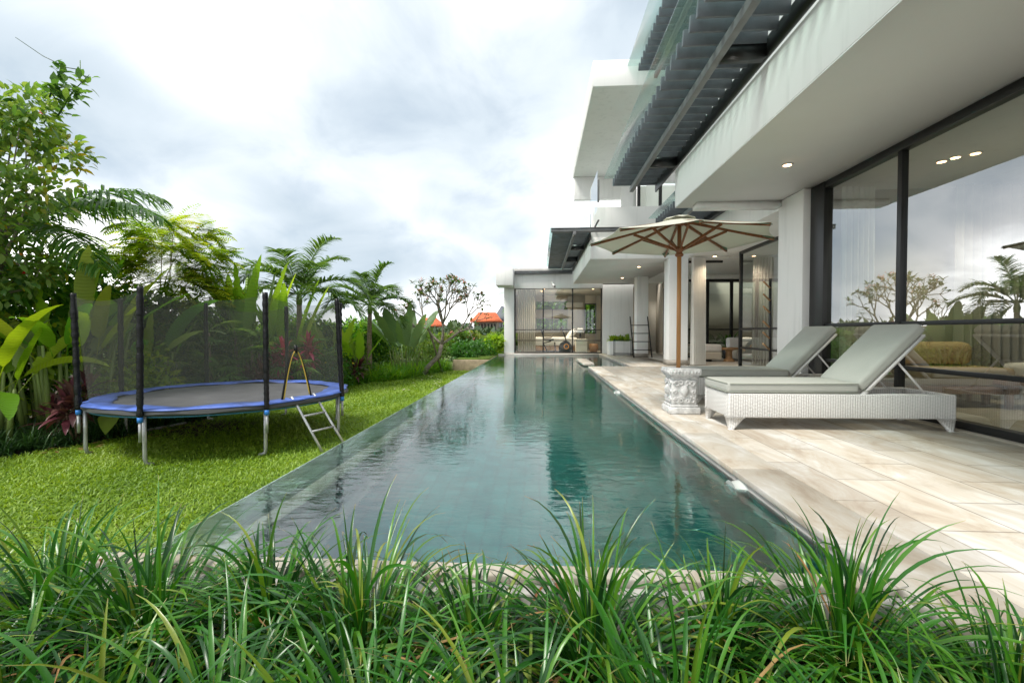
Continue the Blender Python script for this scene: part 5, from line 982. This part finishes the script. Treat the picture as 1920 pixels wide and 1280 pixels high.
def fern_tree():
    rng = np.random.default_rng(51); t = thing('fern_leaf_tree', 'light green feathery leaved tree behind the left end of the trampoline', 'tree', (-8.2, 9.3, GZ)); b = MB(); base = np.array([-8.2, 9.3, GZ]); top = np.array([-8.15, 9.3, 1.7])
    b.tube([base, (base + top) / 2 + (0.05, 0, 0), top], [0.05, 0.04, 0.03], 8); f = MB(); C_ = []
    for k in range(85):
        a = rng.uniform(0, 6.28); e = rng.uniform(-1.0, 1.4); rr = rng.uniform(0.35, 1.0); c = np.array([-8.0, 9.3, 2.35]) + np.array([1.35 * math.cos(a) * math.cos(e), 1.1 * math.sin(a) * math.cos(e), 1.15 * math.sin(e)]) * rr; C_.append(c)
        st = base + (top - base) * rng.uniform(0.7, 1); (b.tube([st, (st + c) / 2 + rng.normal(0, 0.06, 3), c], [0.014, 0.009, 0.003], 5) if k < 14 else None)
        for m in range(8):
            az = a + rng.uniform(-1.3, 1.3); el = rng.uniform(-0.8, 0.9); pts = frond_curve(c, az, el, rng.uniform(0.45, 0.7), 0.9, 6); nl = 13; tt = np.linspace(0.1, 0.98, nl); i = np.minimum((tt * 6).astype(int), 5); ff = (tt * 6 - i)[:, None]
            P = pts[i] * (1 - ff) + pts[i + 1] * ff; T = norm(pts[i + 1] - pts[i]); S = norm(np.cross(T, [0, 0, 1.0])); rv = rng.random()
            for s in (-1, 1): blades(f, P, S * s + T * 0.35 + rng.normal(0, 0.05, (nl, 3)), 0.20 * np.sin(np.pi * (0.15 + 0.8 * tt)) ** 0.6, 0.046, n=2, droop=0.4, prof='leaflet', rnd=np.clip(rv + rng.normal(0, 0.1, nl), 0, 1), rng=rng)
    b.build('trunk', M['redbark'], t, smooth=True); f.build('crown', M['f_fern'], t)
    e = MB()
    for k in range(9): p = C_[rng.integers(0, 30)] + rng.normal(0, 0.1, 3); blades(e, np.tile(p, (7, 1)), sph(np.arange(7) * 0.9, rng.uniform(0, 1.2, 7)), 0.05, 0.04, n=2, prof='ovate', rng=rng)
    e.build('orange_bloom', M['orangefl'], t)
fern_tree()
# fan palms
def fan_palm(label, x, y, h, seed, n=9, r=0.42):
    rng = np.random.default_rng(seed); t = thing('fan_palm', label, 'fan palm', (x, y, GZ), 'fan palms behind the trampoline net')
    b = MB(); b.tube([(x, y, GZ - 0.02), (x + 0.02, y, GZ + h * 0.6), (x, y, GZ + h)], [0.035, 0.03, 0.028], 7); b.build('stem', M['palmbark'], t)
    f = MB()
    for k in range(n):
        a = k * 2.4 + rng.uniform(-.3, .3); e = rng.uniform(0.1, 1.2); p0 = np.array([x, y, GZ + h * rng.uniform(0.5, 1.0)]); d = sph(np.array(a), np.array(e)); c = p0 + d * rng.uniform(0.3, 0.6); f.tube([p0, (p0 + c) / 2 + (0, 0, 0.02), c], 0.008, 5, rnd=0.9)
        m = 17; S = norm(np.cross(d, [0, 0, 1.0])); nrm = norm(np.cross(S, d)); fa = np.linspace(-1.9, 1.9, m); dd = d * 0.8 + nrm * -0.4; dd = norm(dd)
        D = np.cos(fa)[:, None] * dd + np.sin(fa)[:, None] * S; blades(f, np.tile(c, (m, 1)), D, r * rng.uniform(0.8, 1.1, m) * (0.75 + 0.25 * np.cos(fa)), 0.06, n=4, droop=0.7, fold=0.3, prof='leaflet', rnd=np.clip(rng.random() + rng.normal(0, .12, m), 0, 1), rng=rng)
    f.build('fan_leaves', M['f_fan'], t)
fps = [(-7.4, 8.6, 1.0), (-6.75, 8.9, 1.55), (-6.55, 9.5, 1.0), (-6.1, 9.3, 1.3), (-5.75, 9.9, 0.8), (-6.95, 10.0, 1.6), (-5.75, 11.0, 1.2), (-6.3, 8.5, 0.6)]
fl_ = ['fan palm low behind the far left trampoline pole', 'tall fan palm seen through the net beside the rear pole', 'fan palm just right of the rear net pole', 'fan palm in the middle of the net with wide fans', 'small fan palm low behind the blue rim of the trampoline', 'tallest fan palm deep behind the net', 'fan palm left of the zip opening, behind the net', 'lowest fan palm close behind the trampoline rim']
for i, ((x, y, h), l) in enumerate(zip(fps, fl_)): fan_palm(l, x, y, h, 60 + i)
# ti plants
def ti_plant(label, x, y, h, seed, mat='f_ti', n=26, L=0.42):
    rng = np.random.default_rng(seed); t = thing('ti_plant', label, 'ti plant', (x, y, GZ), 'red leaved ti plants'); b = MB(); heads = []
    for k in range(3):
        a = rng.uniform(0, 6.28); q = np.array([x + 0.13 * math.cos(a), y + 0.13 * math.sin(a), GZ + h * rng.uniform(0.6, 1.0)]); heads.append(q); b.tube([(x, y, GZ - .02), (np.array([x, y, GZ]) + q) / 2 + rng.normal(0, .03, 3), q], [0.018, 0.014, 0.012], 6)
    b.build('stem', M['bark'], t); f = MB()
    for q in heads:
        a = np.arange(n) * 2.4; e = np.linspace(1.45, -0.25, n); P = q + np.stack([0 * a, 0 * a, -np.linspace(0, 0.22, n)], -1); blades(f, P, sph(a, e), L * rng.uniform(0.8, 1.15, n), 0.085, n=6, droop=1.0, fold=0.3, prof='lance', rnd=rng.random(n), rng=rng)
    f.build('foliage', M[mat], t, smooth=True)
for i, (x, y, h, m_, l) in enumerate([(-6.45, 5.95, 0.95, 'f_ti', 'dark maroon ti plant left of the trampoline'), (-7.0, 6.2, 0.45, 'f_ti', 'short maroon ti plant at the foot of the heliconia stems'), (-5.85, 9.0, 0.85, 'f_ti', 'maroon ti plant behind the middle of the trampoline net'), (-5.6, 9.5, 1.2, 'f_pink', 'pink ti plant behind the net near the zip opening'), (-5.45, 10.6, 1.35, 'f_pink', 'tall pink ti plant behind the right end of the net'), (-5.4, 13.0, 0.75, 'f_ti', 'small dark ti plant among the bright strap leaves')]): ti_plant(l, x, y, h, 80 + i, m_, 20 if h > .5 else 12, 0.36)
# shrubs
def shrub(label, x, y, z, rx, ry, rz, mat, seed, nl, ll, lw, name='shrub', group='shrubs in the planting bed', prof='ovate', flowers=None):
    return clump_tree(name, label, 'shrub', x, y, z, x, y, z + rz * 0.95, rx, ry, rz, 14, nl, mat, 'bark', seed, ll, lw, prof, group=group, clumps=26, cr=0.2 * max(1, rx / 0.6), r=0.03, extra=flowers)
shrub('bushy shrub with yellow flowers right of the trampoline', -5.75, 12.0, GZ, 0.55, 0.6, 0.62, 'f_bush', 101, 70, 0.10, 0.045, flowers=[('yellow_bloom', 'yellowfl', 5, 0.06)])
shrub('green shrub filling in behind the short palm trunk', -5.9, 14.3, GZ, 0.7, 0.7, 0.6, 'f_hedge', 102, 80, 0.10, 0.045)
shrub('dark glossy shrub right of the frangipani trunk', -3.15, 19.2, -0.1, 0.55, 0.5, 0.42, 'f_bush', 103, 80, 0.12, 0.055)
shrub('low dark shrub in front of the far hedge, left of the green one', -2.75, 20.6, -0.1, 0.6, 0.5, 0.34, 'f_bush', 104, 80, 0.10, 0.05)
shrub('bright green broad leaved shrub against the far pillar', -2.1, 21.6, -0.1, 0.42, 0.45, 0.48, 'f_ban', 105, 45, 0.20, 0.11)
shrub('olive green shrub under the frangipani branches', -4.6, 17.6, GZ, 0.8, 0.7, 0.7, 'f_hedge', 106, 90, 0.10, 0.04)
shrub('yellow green shrub low behind the left end of the trampoline', -6.9, 7.4, GZ, 0.55, 0.6, 0.6, 'f_fern', 107, 80, 0.12, 0.055)
shrub('broad leaved green shrub at the left frame edge behind the stems', -8.2, 6.5, GZ, 0.8, 0.8, 0.9, 'f_fern', 108, 90, 0.14, 0.065)
# hedge along the far boundary
rng = np.random.default_rng(5); t = thing('hedge', 'long clipped hedge across the far boundary of the garden', 'hedge', (-4, 24, GZ)); b = MB(); n = 26000
px = rng.uniform(-9, -1.0, n); u = rng.random(n); py = 23.5 + rng.uniform(0, 1.6, n) - 0.8 * np.clip((-px - 5) / 4, 0, 1) ; top = 0.92 + 0.14 * np.sin(px * 2.7) + 0.09 * np.sin(px * 7.1 + 1); pz = GZ + (top - GZ) * u ** 0.6; py = py + 0.35 * np.sin(px * 3.1 + pz * 3)
blades(b, np.stack([px, py, pz], -1), sph(rng.uniform(0, 6.28, n), rng.uniform(-0.4, 1.4, n)), rng.uniform(0.09, 0.2, n), rng.uniform(0.05, 0.1, n), n=2, droop=0.6, prof='ovate', rnd=np.clip(0.5 + 0.35 * np.sin(px * 2.2) * np.sin(px * 5.3 + pz * 4) + rng.normal(0, 0.2, n), 0, 1)); b.build('foliage', M['f_hedge'], t)
b = MB()
for k in range(16): x = -8.5 + 0.47 * k; b.tube([(x, 24.2, GZ), (x + rng.uniform(-.1, .1), 24.2, 0.2), (x + rng.uniform(-.3, .3), 24.1, 0.85)], [0.03, 0.025, 0.01], 6)
b.build('stems', M['bark'], t)
# ground covers and the undergrowth mass (nobody could count these)
def cover(name, poly, n, L, W_, mat, seed, el=(0.5, 1.4), droop=(0.8, 2.2), z=GZ, zr=0.0):
    rng = np.random.default_rng(seed); xs = [p[0] for p in poly]; ys = [p[1] for p in poly]; px = rng.uniform(min(xs), max(xs), n * 3); py = rng.uniform(min(ys), max(ys), n * 3); k = inside(px, py, poly); px, py = px[k][:n], py[k][:n]; m = len(px)
    cx = np.round(px / 0.28) * 0.28; cy = np.round(py / 0.28) * 0.28; px = px * 0.45 + cx * 0.55; py = py * 0.45 + cy * 0.55
    b = MB(); blades(b, np.stack([px, py, z + zr * rng.random(m)], -1), sph(rng.uniform(0, 6.28, m), rng.uniform(*el, m)), L * rng.uniform(0.6, 1.2, m), W_, n=5, droop=rng.uniform(*droop, m), prof='strap', fold=0.2, rng=rng); return tag(b.build(name, M[mat]), kind='stuff')
cover('strap_leaf_cover', [(-5.45, 10.2), (-5.45, 12.7), (-4.4, 14.6), (-3.55, 18.1), (-4.2, 19), (-6.2, 15), (-6.3, 10.2)], 9000, 0.55, 0.026, 'f_strap', 201)
cover('dark_strap_cover', [(-6.75, 5.1), (-6.3, 6.1), (-6.0, 7.6), (-5.9, 9.0), (-5.6, 10.3), (-6.6, 10.3), (-7.6, 7.4), (-8.3, 5.3)], 9000, 0.36, 0.014, 'f_mondo', 202)
rng = np.random.default_rng(77); n = 42000; py = rng.uniform(4.0, 19.0, n); wall_x = -7.6 + 0.15 * (py - 8) + 0.0; px = wall_x - rng.random(n) * 1.6; top = np.where(py < 9.8, 1.95, 1.15) + 0.3 * np.sin(py * 1.9) + 0.2 * np.sin(py * 4.3); pz = GZ + (top - GZ) * rng.random(n) ** 0.8
b = MB(); blades(b, np.stack([px, py, pz], -1), sph(rng.uniform(0, 6.28, n), rng.uniform(-0.5, 1.3, n)), rng.uniform(0.10, 0.26, n), rng.uniform(0.05, 0.11, n), n=3, droop=1.0, fold=0.2, prof='ovate', rnd=np.clip(rng.normal(0.45, 0.25, n), 0, 1)); tag(b.build('undergrowth', M['f_under']), kind='stuff')
# greenery behind the far bedroom
rng = np.random.default_rng(78); n = 20000; b = MB(); blades(b, np.stack([rng.uniform(-2, 9, n), rng.uniform(28.5, 29.6, n), GZ + 4.3 * rng.random(n)], -1), sph(rng.uniform(0, 6.28, n), rng.uniform(-0.4, 1.3, n)), rng.uniform(0.3, 0.8, n), rng.uniform(0.08, 0.2, n), n=3, droop=1.2, prof='lance'); tag(b.build('rear_greenery', M['f_strap']), kind='stuff')
# far trees
rng = np.random.default_rng(79); n = 22000; az = rng.uniform(R(93), R(140), n); az = np.where(rng.random(n) < .25, rng.uniform(R(91), R(101), n), az); d = rng.uniform(60, 120, n); hh = 2.6 + 1.1 * np.sin(az * 40) + 0.9 * np.sin(az * 97 + 1) + 0.6 * np.sin(az * 211); pz = GZ + np.clip(hh, 1.2, 9) * (d / 90) * 0.62 * rng.random(n) ** 0.7
b = MB(); blades(b, np.stack([d * np.cos(az), d * np.sin(az), pz], -1), sph(rng.uniform(0, 6.28, n), rng.uniform(-0.5, 1.3, n)), rng.uniform(0.8, 1.9, n), rng.uniform(0.5, 1.0, n), n=2, droop=0.5, prof='ovate'); tag(b.build('far_treeline', M['f_far']), kind='stuff')
# ---- houses across the field
def far_house(name, label, x0, x1, y0, y1, zw, ze, zr, wall, roof, hip=0.35, eave=0.9, cat='house'):
    cx, cy = (x0 + x1) / 2, (y0 + y1) / 2; t = thing(name, label, cat, (cx, cy, GZ)); b = MB(); b.box(x0, x1, y0, y1, GZ - 0.01, ze); b.build('wall', wall, t)
    X0, X1, Y0, Y1 = x0 - eave, x1 + eave, y0 - eave, y1 + eave; h = (X1 - X0) * hip; k = 6; b = MB()
    prof = [(0, ze - 0.15), (0.45, ze + (zr - ze) * 0.32), (1.0, zr)]; rings = []
    for s, z in prof: rings.append([(X0 + h * s, Y0 + (cy - Y0 - 0.05) * s, z), (X1 - h * s, Y0 + (cy - Y0 - 0.05) * s, z), (X1 - h * s, Y1 - (Y1 - cy - 0.05) * s, z), (X0 + h * s, Y1 - (Y1 - cy - 0.05) * s, z)])
    v = [p for r_ in rings for p in r_]; f = [(3, 2, 1, 0), (8, 9, 10, 11)] + [(i * 4 + j, i * 4 + (j + 1) % 4, i * 4 + 4 + (j + 1) % 4, i * 4 + 4 + j) for i in range(2) for j in range(4)]
    b.add(v, f); b.build('roof', roof, t); b = MB(); n = 7
    for i in range(n): xx = x0 + (x1 - x0) * (i + 0.25) / n; b.box(xx, xx + (x1 - x0) / n * 0.5, y0 - 0.06, y0 - 0.01, GZ + 0.7, ze - 0.5)
    b.build('openings', M['dark'], t)
far_house('pavilion', 'open sided house with a bright orange tiled roof beyond the hedge', -12.2, -8.0, 84, 90, 0, 3.0, 4.75, M['housewall'], M['rooforange'], 0.22, 0.9)
far_house('far_house', 'distant house with an orange roof behind the frangipani branches', -24.5, -20.5, 90, 96, 0, 2.2, 3.9, M['housewall'], M['rooforange'], 0.3)
far_house('gabled_house', 'dark grey steep roofed house behind the orange roofed pavilion', -10.5, -6.5, 100, 106, 0, 3.8, 6.9, M['roofgrey'], M['roofgrey'], 0.45, 0.3)
far_house('white_house', 'low pale house with a grey roof left of the pavilion', -18.0, -14.2, 92, 96, 0, 2.0, 2.9, M['linen'], M['roofgrey'], 0.2, 0.4)
for i, (x, l) in enumerate(((-13.9, 'tall white post in the field beside the pavilion'), (-8.1, 'short white post in front of the pavilion'))): b = MB(); b.tube([(x, 80, GZ), (x, 80, 3.6 if i == 0 else 1.6)], 0.16, 8); tag(b.build('post', M['trim']), l, 'post', 'white posts in the field')

# ================================================================== liriope along the near edge
def liriope(label, x, y, n, L, seed, name='liriope', z=-0.2, lean=0.0):
    rng = np.random.default_rng(seed); t = thing(name, label, 'grass clump', (x, y, z), 'liriope clumps along the near pool edge')
    b = MB(); q = rng.random(n); r = 0.10 * q ** 0.6; a = rng.uniform(0, 6.28, n); az = a + rng.normal(0, 0.35, n); ymax = 1.74 if x < 1.4 else 1.46
    P = np.stack([x + r * np.cos(a), np.minimum(y + r * np.sin(a), ymax), np.full(n, z - 0.03)], -1)
    e = 1.42 - 1.0 * q ** 1.1 + rng.normal(0, 0.14, n); ln = L * rng.uniform(0.6, 1.15, n); az = az + lean * rng.normal(1.0, 0.4, n) * np.sin(2.5 - az)
    up_ = rng.random(n) < 0.10; ln = np.where(up_, ln * 0.85, ln); dr = np.where(up_, rng.uniform(0.5, 1.2, n), rng.uniform(1.5, 3.6, n)); tone = np.clip(rng.normal(0.45, 0.27, n), 0, 1)
    blades(b, P, sph(az, e), ln, rng.uniform(0.0085, 0.0145, n), n=14, droop=dr, fold=0.3, prof='strap', roll=rng.uniform(-0.4, 0.4, n), rnd=tone, rng=rng, wave=0.3); b.build('foliage', M['f_lir'], t, smooth=True)
    m = max(5, n // 14); b = MB(); az = rng.uniform(0, 6.28, m); blades(b, np.tile([x, y, z], (m, 1)) + rng.normal(0, .05, (m, 3)) * (1, 1, 0), sph(az, rng.uniform(0.3, 1.2, m)), L * rng.uniform(0.5, 0.95, m), 0.010, n=10, droop=rng.uniform(1.5, 4, m), fold=0.35, prof='strap', rng=rng, wave=0.6); b.build('dry_leaves', M['f_dry'], t)
nums = ['first', 'second', 'third', 'fourth', 'fifth', 'sixth', 'seventh', 'eighth', 'ninth', 'tenth', 'eleventh', 'twelfth']
rg = random.Random(9)
back = [-2.50, -2.10, -1.72, -1.34, -0.98, -0.60, -0.22, 0.18, 0.62, 1.02, 1.38]
for i, x in enumerate(back): liriope('liriope clump in the row touching the pool kerb, %s from the left' % nums[i], x, 1.54 + rg.uniform(-0.08, 0.06) - (0.2 if x > 1.3 else 0), rg.choice((380, 440, 500)), rg.choice((0.50, 0.58, 0.66)), 300 + i, z=-0.195, lean=0.35 if x < 0 else 0.0)
front = [-1.85, -1.50, -1.14, -0.78, -0.42, -0.05, 0.36, 0.80, 1.20, 1.52]
for i, x in enumerate(front): liriope('liriope clump in the row nearest the camera, %s from the left' % nums[i], x, 1.10 + rg.uniform(-0.10, 0.08), rg.choice((340, 390, 440)), (rg.choice((0.56, 0.64, 0.72)) if i < 9 else 0.42), 340 + i, z=-0.25, lean=0.35 if x < 0 else 0.0)
